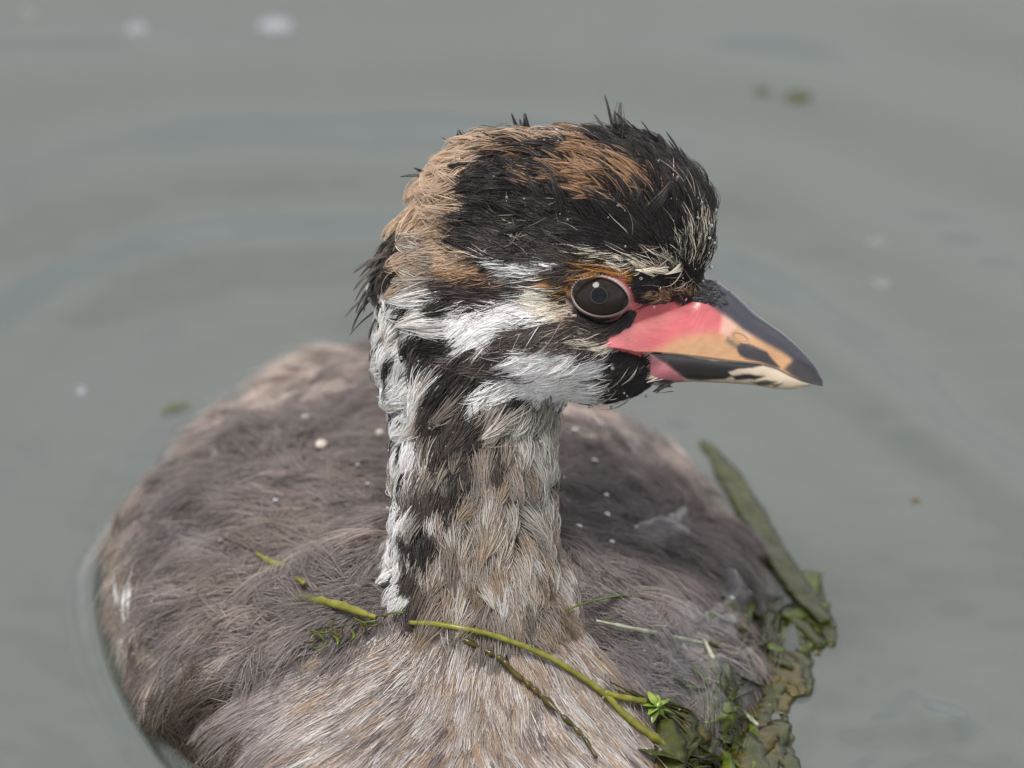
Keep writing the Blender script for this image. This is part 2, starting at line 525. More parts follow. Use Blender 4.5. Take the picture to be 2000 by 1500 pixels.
LORE = [(1196, 640), (1228, 648), (1246, 610), (1222, 596), (1236, 590), (1262, 597), (1330, 588), (1372, 593), (1400, 608), (1420, 616), (1460, 620),
        (1460, 790), (1318, 752), (1302, 745), (1284, 712), (1262, 698), (1200, 682)]
EYE = (1170, 580)
def bare(P, mirror=True):
    Q = P
    th = math.radians(0)
    s = (P - V3(1110, 470, 0)) @ CX
    Q = P - np.minimum(s, 0)[:, None] * 2 * CX
    x, y, _ = to_view(Q)
    m = poly_sd(x, y, LORE) > 0
    ex, ey = x - EYE[0], y - EYE[1]
    t = math.radians(10)
    u, v = ex * math.cos(t) + ey * math.sin(t), -ex * math.sin(t) + ey * math.cos(t)
    m |= (u / 65) ** 2 + (v / 51) ** 2 < 1
    return m

def tufts(C, N, D, m, L, r, lift=.25, bend=.7, cl=.6, ce=1.3, curv=230., rad=1.2, k=5, ang=.15, elong=1.0, lvar=.3, wave=.03, onsurf=True):
    """m hairs round each centre, drawn together towards the tuft's tip (cl > 0) or fanned (ang large). Returns points and root positions"""
    K = len(C)
    L = np.broadcast_to(np.asarray(L, float), (K,)); r = np.broadcast_to(np.asarray(r, float), (K,)); lift = np.broadcast_to(np.asarray(lift, float), (K,))
    side = norm(np.cross(N, D))
    o = rng.normal(size=(K, m, 2)) * .5
    R0 = C[:, None] + (o[..., :1] * elong * D[:, None] + o[..., 1:] * side[:, None]) * r[:, None, None]
    if onsurf:
        f = R0.reshape(-1, 3)
        f = f - np.repeat(N, m, 0) * sdf(f)[:, None]
        R0 = f.reshape(K, m, 3)
    a = ang * rng.normal(size=(K, m, 1))
    d = D[:, None] * np.cos(a) + side[:, None] * np.sin(a)
    li = lift[:, None, None] * (1 + .4 * rng.normal(size=(K, m, 1)))
    l = L[:, None, None] * (1 - lvar * .5 + lvar * rng.normal(size=(K, m, 1)) * .6).clip(.3, 1.6)
    t = np.linspace(0, 1, k)[None, None, :, None]
    n4 = N[:, None, None]
    own = R0[:, :, None] + l[:, :, None] * (d[:, :, None] * t + n4 * li[:, :, None] * (t - bend * t * t)) - n4 * (l[:, :, None] * t) ** 2 / (2 * curv)
    own = own + side[:, None, None] * (l[:, :, None] * wave) * np.sin(t * 4 + rng.random((K, m, 1, 1)) * 6.28) * rng.normal(size=(K, m, 1, 1))
    Lk = L[:, None, None, None]
    cc = C[:, None, None] + Lk * (D[:, None, None] * t + n4 * lift[:, None, None, None] * (t - bend * t * t)) - n4 * (Lk * t) ** 2 / (2 * curv)
    wgt = cl * t ** ce
    P = own * (1 - wgt) + cc * wgt
    P = P.reshape(K * m, k, 3)
    tt = np.linspace(0, 1, k)
    rr = rad * (1 - .82 * tt ** 1.6)
    RR_ = rr[None] * (.5 + .85 * rng.random((K * m, 1)) ** 1.5)
    return P, RR_, R0.reshape(-1, 3)

def jitter(c, s=.12, h=.03):
    n = len(c)
    return np.clip(c * (1 + s * rng.normal(size=(n, 1))) * (1 + h * rng.normal(size=(n, 3))), .004, .95)

def ramp(c0, c1, k=5, e=1.0):
    t = (np.linspace(0, 1, k) ** e)[None, :, None]
    return c0[:, None] * (1 - t) + c1[:, None] * t

M_HAIR = attr_mat("head_feather", rough=.3, spec=.38, trans=.18)
M_WET = attr_mat("wet_feather", rough=.22, spec=.9, trans=.12)
M_DOWN = attr_mat("down", rough=.4, spec=.5, trans=.22)

def surf_c(x, y, f=sdf, c0=420.0):
    x = np.asarray(x, float); y = np.asarray(y, float)
    c = np.full(x.shape, c0)
    for _ in range(48):
        d = f(V3(x, y, c).reshape(-1, 3)).reshape(x.shape)
        c = c - np.clip(d, -60, 120) * .9
        if np.abs(d).max() < .3: break
    return c


# ---- head
def make_head():
    Ps, Rs, Cs = [], [], []
    def add(P, R, C): Ps.append(P); Rs.append(R); Cs.append(C)
    wt = (TREG == 0) * FACEW
    # short pile
    C, N = sample(20000, wt)
    D = flow(C, N, .26, 45, True)
    x, y, _ = to_view(C)
    L = 34 + 10 * rng.random(len(C))
    L = np.where((x > 1230) & (y > 500), 20, L)
    P, R, R0 = tufts(C, N, D, 10, L, 17, lift=.30, cl=.3, rad=.72, ang=.2, curv=250, wave=.05)
    keep = ~bare(R0) & ~bare(P[:, -1])
    tone = np.repeat(1 + .16 * rng.normal(size=(len(C), 1)), 10, 0).clip(.5, 1.4)
    col = paint(R0, P_HEAD, True)
    tone = np.where(col.mean(1, keepdims=True) > .55, 1 + (tone - 1) * .5, tone)
    col = jitter(col * tone, .15)
    add(P[keep], R[keep], ramp(col * .8, col * 1.12)[keep])
    # longer wet strands in locks
    C, N = sample(2900, wt * np.where(TY < 560, 1.6, .9))
    D = flow(C, N, .38, 50, True)
    x, y, _ = to_view(C)
    L = 46 + 32 * rng.random(len(C))
    L = np.where((x > 1200) & (y > 520), 26, L)
    m = 15
    P, R, R0 = tufts(C, N, D, m, L, 15, lift=np.where(y < 440, .42, .32) + np.where(y < 440, .5, .22) * rng.random(len(C)) ** 2, cl=.72, ce=1.1, rad=.75, ang=.1, curv=260, wave=.05)
    keep = ~bare(R0) & ~bare(P[:, -1])
    col = jitter(paint(R0, P_HEAD, True), .14)
    painted_sheen = np.repeat(rng.random(len(C)), m)[:, None] ** 3  # wet sheen painted in as paler tips on random locks
    add(P[keep], R[keep], ramp(col * .75, col * (1.08 + .5 * painted_sheen))[keep])
    # soaked ragged locks on the crown
    C, N = sample(300, wt * (TY < 440) * (TX < 1310) * (TFACE > -.6))
    D = flow(C, N, .8, 60, True)
    m = 30
    P, R, R0 = tufts(C, N, D, m, 55 + 35 * rng.random(len(C)), 20, lift=.35 + .55 * rng.random(len(C)), cl=.93, ce=.9, rad=.85, ang=.12, curv=500, bend=.5)
    keep = ~bare(R0) & ~bare(P[:, -1])
    col = jitter(paint(R0, P_HEAD, True), .14)
    add(P[keep], R[keep], ramp(col * .8, col * 1.15)[keep])
    # stray pale hairs lying over the dark pile
    C, N = sample(420, wt)
    D = flow(C, N, .7, 30, True)
    P, R, R0 = tufts(C, N, D, 2, 50 + 40 * rng.random(len(C)), 6, lift=.4, cl=.3, rad=.8, ang=.3, curv=300, wave=.08)
    keep = ~bare(R0) & ~bare(P[:, -1]) & ~bare(P[:, 2])
    col = jitter(np.tile(np.array((.40, .34, .29)), (len(P), 1)), .4)
    add(P[keep], R[keep], ramp(col, col)[keep])
    # ragged points standing off the crown, forehead and nape
    px = [(1195, 275, -.05, -1, 66), (1262, 305, -.5, -.9, 54), (1238, 297, -.6, -.8, 48), (1335, 345, -.35, -.95, 52), (1300, 325, -.5, -.85, 44), (1375, 405, -.1, -1, 46), (1355, 368, -.3, -1, 48), (1320, 335, -.4, -.9, 40),
          (905, 280, -.5, -.8, 38), (850, 340, -.9, -.2, 44), (1020, 266, -.3, -.9, 36), (1388, 455, .05, -1, 42), (806, 400, -.8, .5, 64), (800, 435, -.8, .6, 66), (790, 470, -.8, .6, 78), (780, 500, -.85, .55, 92), (772, 530, -.8, .7, 80),
          (768, 555, -.7, .75, 84), (1150, 270, -.7, -.6, 40), (1280, 312, -.5, -.8, 46), (1215, 288, -.3, -.9, 44), (762, 600, -.55, .85, 80), (785, 520, -.6, .8, 90), (760, 640, -.3, .95, 80)]
    for (qx, qy, dx, dy, ln) in px:
        for rep_ in range(3):
            c0 = V3(qx + 9 * rng.normal(), qy + 6 * rng.normal(), 25.0 * rng.normal())[None]
            for _ in range(12):
                c0 = c0 - grad(c0) * sdf(c0)[:, None] * .9
            n0 = grad(c0)
            c0 = c0 - n0 * 4
            d0 = norm(np.array([[dx, 0, 0]]) * 1.0 + -dy * BX[None] + .2 * rng.normal(size=(1, 3)))
            bendn = -1.2 if qx < 820 else .6
            P, R, R0 = tufts(c0, n0, d0, 18, ln * (1.0 if qx < 820 else 1.35) * (.75 + .6 * rng.random()), 15, lift=.2, bend=1.2, cl=.88, ce=.7, rad=1.0, ang=.14, curv=600 if qx < 820 else 4000, onsurf=False)
            col = jitter(np.tile(np.array(BLACK if qx > 820 else DBROWN), (18, 1)), .25)
            add(P, R, ramp(col, col * 1.3))
    # white pin feathers: a few clean slivers
    for qx, qy, dx, dy, ln in [(1112, 418, -.75, -.65, 34), (1303, 345, -.55, -.85, 36), (1280, 372, -.6, -.7, 30), (1395, 470, .05, -1, 44), (1380, 480, 0, -1, 50), (1362, 492, -.15, -1, 44), (1345, 505, -.1, -1, 46), (1385, 515, -.2, -1, 50),
                               (1060, 534, -.95, -.2, 44), (1035, 528, -.95, -.15, 40), (1085, 524, -.95, -.3, 40), (1215, 506, -.9, -.45, 44), (1210, 520, -.95, -.3, 40), (1255, 520, -.9, -.4, 48), (1300, 526, -.98, -.15, 52), (1328, 520, -.98, .05, 44), (1280, 530, -.95, -.2, 50),
                               (1180, 680, -.9, -.25, 50), (1200, 672, -.95, -.1, 46), (1165, 672, -.9, -.3, 40)]:
        c0 = V3(qx, qy, float(surf_c(np.array([qx]), np.array([qy]))[0]))[None]
        n0 = grad(c0)
        d0 = norm(np.array([[dx, 0, 0]]) - dy * BX[None]); d0 = norm(d0 - (d0 * n0).sum() * n0)
        P, R, R0 = tufts(c0 + n0 * 4, n0, d0, 22, ln, 9, lift=.3, bend=.9, cl=.93, ce=.9, rad=1.0, ang=.04, curv=300, onsurf=False)
        col = jitter(np.tile(np.array(WHITE if qy < 440 or qx < 1120 else CREAM), (22, 1)), .1)
        add(P, R, ramp(col * .9, col * 1.1))
    for k in range(46):
        f = rng.random()
        qx = np.interp(f, [0, .5, 1], [1264, 1290, 1310]) + 4 * rng.normal(); qy = np.interp(f, [0, .5, 1], [694, 716, 752]) + 3 * rng.normal()
        c0 = V3(qx, qy, max(60.0, float(surf_c(np.array([qx]), np.array([qy]))[0])))[None]
        if abs(sdf(c0)[0]) > 40: continue
        n0 = norm(np.array([CX]) + .2 * BX * rng.normal())
        d0 = norm(np.array([[-.85, 0, 0]]) - (.35 + .25 * rng.normal()) * BX[None] + .12 * CX)
        P, R, R0 = tufts(c0 + n0 * 3, n0, d0, 14, 26 + 16 * rng.random(), 8, lift=.2, bend=.9, cl=.9, ce=.9, rad=.95, ang=.06, curv=200, onsurf=False)
        col = jitter(np.tile(np.array(CREAM if (k % 2 and f < .8) else BLACK), (14, 1)), .15)
        add(P, R, ramp(col * .85, col))
    add_hair("head_plumage", np.concatenate(Ps), np.concatenate(Rs), np.concatenate(Cs), M_HAIR, bird)

# ---- neck
def make_neck():
    Ps, Rs, Cs = [], [], []
    wt = (TREG == 1) * FACEW * smooth01((1310 - TY) / 90)
    C, N = sample(6000, wt)
    D = flow(C, N, .35, 45)
    P, R, R0 = tufts(C, N, D, 11, 38, 20, lift=.3, cl=.4, rad=.85, ang=.2, curv=220, k=6)
    def npaint(Q):
        a = paint(Q, P_NECK); h = paint(Q, P_HEAD)
        xx, yy, _ = to_view(Q)
        up = (poly_sd(xx, yy, [(800, 380), (1300, 380), (1300, 800), (1000, 790), (900, 760), (842, 690), (818, 640), (802, 560)]) > 0)[:, None]
        return np.where(up, h, a)
    col = jitter(npaint(R0) * .42, .2)
    Ps.append(P); Rs.append(R); Cs.append(ramp(col * .7, col, 6))
    C, N = sample(820, wt)
    D = flow(C, N, .5, 50)
    x, y, _ = to_view(C)
    L = np.where(x < 815, 50, 78) * (.7 + .55 * rng.random(len(C)))
    m = 64
    P, R, R0 = tufts(C, N, D, m, L, np.where(x < 815, 20, 25), lift=.5 + .3 * rng.random(len(C)), cl=.97, ce=1.7, rad=.85, ang=.07, curv=220, elong=1.0, lvar=.18, k=6)
    base = npaint(C)
    lum = base.mean(1, keepdims=True)
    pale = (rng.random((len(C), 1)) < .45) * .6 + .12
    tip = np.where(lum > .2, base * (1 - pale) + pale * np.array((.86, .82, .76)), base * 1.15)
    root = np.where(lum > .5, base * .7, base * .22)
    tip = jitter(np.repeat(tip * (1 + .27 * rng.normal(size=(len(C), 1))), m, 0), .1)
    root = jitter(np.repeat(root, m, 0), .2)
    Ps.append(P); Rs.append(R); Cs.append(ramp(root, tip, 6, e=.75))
    # dark wisps
    C, N = sample(160, wt)
    D = flow(C, N, .6, 40)
    m = 8
    P, R, R0 = tufts(C, N, D, m, 60 + 30 * rng.random(len(C)), 8, lift=.55, cl=.9, rad=.9, ang=.06, curv=240, k=6)
    col = jitter(np.tile(np.array(BLACK), (len(P), 1)), .3)
    Ps.append(P); Rs.append(R); Cs.append(ramp(col, col, 6))
    add_hair("neck_plumage", np.concatenate(Ps), np.concatenate(Rs), np.concatenate(Cs), M_HAIR, bird)

# ---- breast (front of the body below the neck) and back
BREAST = [(770, 1225), (840, 1190), (1090, 1190), (1150, 1280), (1250, 1400), (1360, 1560), (1360, 1800), (560, 1800), (500, 1490), (460, 1380), (560, 1330), (680, 1270)]
def breast_w():
    sd = poly_sd(TX, TY, BREAST)
    return smooth01(.5 + sd / 40) * (TCC > -420)
def make_breast():
    Ps, Rs, Cs = [], [], []
    bw = breast_w()
    wt = bw * (TC[:, 2] > -60) * FACEW
    pal = np.array([(.40, .305, .24), (.52, .47, .435), (.20, .16, .145), (.64, .60, .575), (.35, .275, .225), (.46, .33, .23), (.15, .12, .108)])
    C, N = sample(4200, wt)
    D = flow(C, N, .22, 70)
    x, y, _ = to_view(C)
    grey = smooth01((740 - x) / 200)[:, None]
    m = 18
    P, R, R0 = tufts(C, N, D, m, 85 + 30 * rng.random(len(C)), 22, lift=.16, cl=.5, rad=.85, ang=.09, curv=700, elong=1.5)
    k = rng.integers(0, len(pal), len(C))
    base = pal[k] * (1 - grey) + (np.array((.30, .255, .24)) * (1 + .2 * rng.normal(size=(len(C), 1)))) * grey
    col = jitter(np.repeat(base, m, 0), .18)
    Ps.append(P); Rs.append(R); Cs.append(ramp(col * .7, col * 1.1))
    # wet locks with pointed ends
    C, N = sample(1500, wt * smooth01((TX - 620) / 120))
    D = flow(C, N, .22, 60)
    m = 24
    P, R, R0 = tufts(C, N, D, m, 90 + 50 * rng.random(len(C)), 15, lift=.24, cl=.82, rad=.85, ang=.06, curv=700, elong=1.6)
    k = rng.integers(0, 6, len(C))
    col = jitter(np.repeat(pal[k], m, 0), .1)
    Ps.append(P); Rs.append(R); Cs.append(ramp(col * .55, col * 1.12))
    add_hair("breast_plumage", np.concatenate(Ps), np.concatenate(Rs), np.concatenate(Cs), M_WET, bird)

def make_back():
    Ps, Rs, Cs = [], [], []
    bw = breast_w()
    wt = ((TREG == 2) | ((TREG == 1) & (TY > 1170))) * (1 - bw) * (TC[:, 2] > -120) * np.where(TFACE > -.1, 1.0, .2)
    def lumped(n, w_):
        C, N = sample(n, w_)
        o, N2 = lump(C, N)
        return C, N, o, N2
    # soft down
    C, N, o, N2 = lumped(8200, wt)
    D = flow(C, N2, .9, 110)
    m = 13
    P, R, R0 = tufts(C, N2, D, m, 58, 34, lift=.3, cl=.2, rad=1.0, ang=.28, curv=420)
    P = P + np.repeat(N * o[:, None], m, 0)[:, None]
    col = jitter(paint(R0, P_BODY), .15)
    tone = np.repeat(1 + .14 * rng.normal(size=(len(C), 1)) + .018 * o[:, None] * 0, m, 0)
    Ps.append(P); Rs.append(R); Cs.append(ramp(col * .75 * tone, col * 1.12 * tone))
    # fans of parallel barbs
    C, N, o, N2 = lumped(1900, wt)
    D = flow(C, N2, 1.2, 140)
    m = 30
    P, R, R0 = tufts(C, N2, D, m, 85 + 45 * rng.random(len(C)), 20, lift=.3, cl=0., rad=.9, ang=.26, curv=420)
    P = P + np.repeat(N * o[:, None], m, 0)[:, None]
    col = jitter(np.repeat(paint(C, P_BODY), m, 0), .08)
    sh = np.repeat(rng.normal(size=(len(C), 1)) * .28, m, 0).clip(-.5, .6)
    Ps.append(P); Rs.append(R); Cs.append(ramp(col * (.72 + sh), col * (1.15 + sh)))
    # wet clumps drawn to dark points
    C, N, o, N2 = lumped(700, wt)
    D = flow(C, N2, 1.0, 120)
    m = 22
    P, R, R0 = tufts(C, N2, D, m, 70 + 30 * rng.random(len(C)), 26, lift=.34, cl=.9, rad=1.0, ang=.1, curv=420)
    P = P + np.repeat(N * o[:, None], m, 0)[:, None]
    col = jitter(np.repeat(paint(C, P_BODY) * .75, m, 0), .1)
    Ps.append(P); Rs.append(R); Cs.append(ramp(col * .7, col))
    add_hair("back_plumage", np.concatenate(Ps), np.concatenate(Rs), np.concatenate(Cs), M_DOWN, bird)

def make_beads():
    mb, t, b = new_mat("bead_water")
    b.inputs["Transmission Weight"].default_value = .9
    b.inputs["IOR"].default_value = 1.33
    b.inputs["Roughness"].default_value = .03
    C, N = sample(330, ((TREG == 0) * 1.0 + (TREG == 1) * .35 + (TREG == 2) * np.where(TY > 1260, .55, .1) * (TC[:, 2] > 40)) * (TFACE > 0))  # droplets on head and neck; breast beads added for wet glints
    C = C[~bare(C)]; N = grad(C)
    o_ = np.where((sdf_body(C) < 5), lump(C, N)[0], 0)
    C = C + N * (15 + 6 * rng.random((len(C), 1)) + o_[:, None])
    V, F = [], []
    for c in C:
        r = 1.6 + 2.6 * rng.random() ** 2
        b0 = len(V)
        for i in range(6):
            a = math.pi * (i + .001) / 5.0
            for j in range(8):
                q = j * math.pi / 4
                V.append(c + r * np.array([math.sin(a) * math.cos(q), math.sin(a) * math.sin(q), math.cos(a)]))
        F += [tuple(b0 + k for k in f) for f in grid_faces(6, 8, True)]
    o = add_mesh("water_glint_beads", np.array(V), F, mb, bird)
    o["kind"] = "stuff"
make_beads(); make_head(); make_neck(); make_breast(); make_back()

# ------------------------------------------------------------------ bill
BILL_PINK = (.50, .098, .108); BILL_TAN = (.47, .26, .12); BILL_CREAM = (.62, .51, .38); BILL_GREY = (.036, .036, .044); BILL_BLACK = (.018, .014, .014)
UP_TOP = [(1150, 604), (1240, 598), (1300, 582), (1350, 572), (1376, 545), (1400, 546), (1437, 573), (1479, 614), (1530, 650), (1566, 683), (1596, 719), (1606, 744), (1607, 752)]
UP_BOT = [(1150, 676), (1206, 680), (1245, 688), (1278, 688), (1320, 691), (1365, 697), (1425, 705), (1485, 710), (1518, 719), (1540, 732), (1566, 744), (1590, 751), (1607, 755)]
LO_BOT = [(1200, 740), (1280, 748), (1302, 749), (1350, 746), (1410, 748), (1470, 752), (1518, 760), (1548, 761), (1584, 753)]
UP_W = [(1150, 168), (1210, 150), (1260, 124), (1300, 106), (1350, 88), (1400, 72), (1450, 58), (1500, 44), (1550, 30), (1585, 17), (1600, 9), (1607, 3)]
def itp(tab, x):
    t = np.array(tab, float)
    return np.interp(x, t[:, 0], t[:, 1])
def sm(f, x, tab, r=10):
    return sum(itp(tab, x + o) for o in (-r, -r / 2, 0, r / 2, r)) / 5
P_UP = [
    (BILL_TAN, None, 0, 1),
    (BILL_PINK, [(1100, 560), (1236, 560), (1260, 584), (1330, 572), (1385, 570), (1412, 606), (1428, 626), (1420, 652), (1370, 652), (1330, 660), (1300, 676), (1270, 690), (1200, 700), (1100, 700)], 17, 1),
    ((.58, .22, .20), [(1190, 640), (1290, 600), (1320, 620), (1240, 670), (1200, 680)], 26, .5),
    ((.60, .38, .29), [(1412, 610), (1440, 624), (1480, 652), (1460, 660), (1440, 640), (1424, 660), (1408, 650)], 7, .8),
    (BILL_GREY, [(1330, 500), (1400, 500), (1640, 700), (1640, 790), (1594, 752), (1572, 744), (1546, 728), (1556, 708), (1530, 690), (1490, 668), (1450, 644), (1428, 624), (1404, 610), (1384, 594), (1352, 574)], 6, 1),
    (BILL_BLACK, [(1532, 722), (1556, 700), (1592, 716), (1614, 745), (1608, 762), (1568, 750)], 5, .95),
    (BILL_BLACK, [(1440, 672), (1456, 670), (1476, 677), (1496, 686), (1508, 700), (1526, 720), (1504, 714), (1480, 706), (1458, 702), (1444, 694), (1437, 682)], 2.5, 1),
    (BILL_GREY, [(1420, 656), (1440, 672), (1474, 676), (1468, 684), (1438, 682), (1418, 668)], 4, .7),
]
P_LO = [
    (BILL_CREAM, None, 0, 1),
    (BILL_BLACK, [(1262, 680), (1340, 694), (1400, 706), (1484, 708), (1488, 714), (1470, 719), (1440, 721), (1424, 727), (1430, 735), (1410, 740), (1376, 742), (1344, 741), (1324, 733), (1306, 718), (1284, 702)], 2.5, 1),
    (BILL_BLACK, [(1428, 734), (1452, 730), (1492, 733), (1470, 741), (1436, 742)], 3, 1),
    (BILL_BLACK, [(1466, 746), (1492, 741), (1518, 745), (1500, 752), (1480, 752)], 3, .9),
    (BILL_BLACK, [(1502, 750), (1532, 748), (1514, 757)], 3, .8),
    ((.52, .18, .21), [(1190, 690), (1276, 696), (1302, 712), (1338, 742), (1310, 760), (1190, 760)], 6, 1),
]
def soft_paint(x, y, table):
    out = np.tile(np.array(table[0][0], float), (len(x), 1))
    for col, poly, soft, prob in table[1:]:
        v = (smooth01(.5 + poly_sd(x, y, poly) / (2 * soft)) * prob)[:, None]
        out = out * (1 - v) + np.array(col) * v
    return out
def cexp(x):
    return float(np.interp(x, [1200, 1300, 1420, 1600], [.38, .46, .62, .75]))
M_BILL = attr_mat("bill_horn", rough=.24, spec=.55, bump=(1400, .35, .0002), coat=.8, sss=.1)
def loft_bill(name, x0, x1, top, bot, upper, table, n=250, q=76):
    xs = x0 + (x1 - x0) * (np.linspace(0, 1, n) ** .9)
    V = []
    for x in xs:
        yt, yb = sm(0, x, top, 8), sm(0, x, bot, 6)
        wd = sm(0, x, UP_W, 12)
        if not upper:
            wd = min(wd * .93 - 1, itp([(1215, 40), (1262, 78), (1300, 96), (1330, 100)], x))
        ph = np.linspace(0, math.pi, q)
        cc = np.sign(np.cos(ph)) * np.abs(np.cos(ph)) ** cexp(x) * wd
        h = np.sin(ph) ** 1.15
        yy = yb + (yt - yb) * h if upper else yt + (yb - yt) * h
        yy2 = np.full(8, yb - 3 if upper else yt + 2)
        cc2 = np.linspace(-wd * .9, wd * .9, 8)
        V.append(V3(np.full(q + 8, x), np.concatenate([yy, yy2]), np.concatenate([cc, cc2])))
    V = np.array(V).reshape(-1, 3)
    F = grid_faces(n, q + 8, True)
    F.append(tuple(range(q + 8))[::-1]); F.append(tuple((n - 1) * (q + 8) + i for i in range(q + 8)))
    x, y, _ = to_view(V)
    nx = vnoise(V, 12, 8) * 2.2 + vnoise(V, 45, 7) * 4
    cl_ = soft_paint(x + nx, y + nx * .4, table)
    # ridge shading painted as fine light and dark lines on the pink, faint grain on the horn
    pk = np.clip((cl_[:, 0] - cl_[:, 1]) / .45, 0, 1) ** 2
    rd = np.sin(np.hypot((x - 1325) * .8, y - 790) / 1.05 + 1.5 * vnoise(V, 30, 9))
    cl_ = cl_ * (1 + pk * .06 * rd + .10 * vnoise(V * np.array([.4, 1, 1]), 7, 10) + .12 * vnoise(V, 40, 11))[:, None]
    return add_mesh(name, V, F, M_BILL, bird, cols=np.clip(cl_, 0, 1))
upper = loft_bill("upper_mandible", 1170, 1607, UP_TOP, UP_BOT, True, P_UP)
LO_TOP = [(x, y + 1.5) for x, y in UP_BOT]
lower = loft_bill("lower_mandible", 1215, 1586, LO_TOP, LO_BOT, False, P_LO)

def c_bill(x, y):
    yt, yb, wd = sm(0, x, UP_TOP, 8), sm(0, x, UP_BOT, 6), sm(0, x, UP_W, 12)
    h = np.clip((yb - y) / (yb - yt), 0, 1)
    sp = h ** (1 / 1.15)
    return wd * np.sqrt(np.maximum(1 - sp * sp, 0)) ** cexp(x)
def disc_on(name, cx, cy, rx, ry, rot, cfun, prof, mat, parent, colf, n=40, rings=8):
    V, C = [], []
    t = np.linspace(0, 2 * math.pi, n, endpoint=False)
    for i in range(rings):
        f = i / (rings - 1)
        u, v = f * rx * np.cos(t), f * ry * np.sin(t)
        x = cx + u * math.cos(rot) - v * math.sin(rot); y = cy + u * math.sin(rot) + v * math.cos(rot)
        c = np.array([cfun(a, b) for a, b in zip(x, y)]) + prof(f)
        V.append(V3(x, y, c)); C += [colf(f)] * n
    V = np.concatenate(V)
    return add_mesh(name, V, grid_faces(rings, n, True), mat, parent, cols=np.array(C))
disc_on("nostril", 1446, 659, 21, 9, math.radians(26), c_bill, lambda f: 1.2 - 7 * max(0, .78 - f), M_BILL, upper,
        lambda f: (.30, .09, .06) if f < .45 else ((.44, .15, .10) if f < .7 else ((.30, .17, .11) if f < .84 else (.46, .27, .14))))

def make_bristles():
    """short black bristles where the forehead runs out onto the bill"""
    Ps, Rs, Cs = [], [], []
    for k in range(420):
        x = 1330 + 112 * rng.random() ** .8
        top = float(sm(0, x, UP_TOP, 8))
        low = np.interp(x, [1330, 1372, 1400, 1432], [584, 590, 602, 606])
        y = top + 3 + (low - top - 3) * rng.random()
        if rng.random() < (x - 1370) / 60: continue
        for sg in (1, -1):
            c = c_bill(x, y)
            P0 = V3(x, y, sg * c)
            h = np.clip((low - y) / max(low - top, 1), 0, 1)
            n0 = norm(CX * sg * (1 - .6 * h) + BX * h)[None]
            d0 = norm(np.array([-.75, 0, 0]) + BX * (.25 - .3 * rng.random()))[None]
            d0 = norm(d0 - (d0 * n0).sum() * n0)
            P, R, R0 = tufts(P0[None], n0, d0, 6, 15 + 10 * rng.random(), 5, lift=.3, bend=.9, cl=.7, rad=.75, ang=.2, curv=120, onsurf=False)
            col = jitter(np.tile(np.array(BLACK if k % 6 else (.07, .07, .085)), (6, 1)), .3)
            Ps.append(P); Rs.append(R); Cs.append(ramp(col, col * 1.3))
    add_hair("forehead_bristles", np.concatenate(Ps), np.concatenate(Rs), np.concatenate(Cs), M_HAIR, bird)
make_bristles()

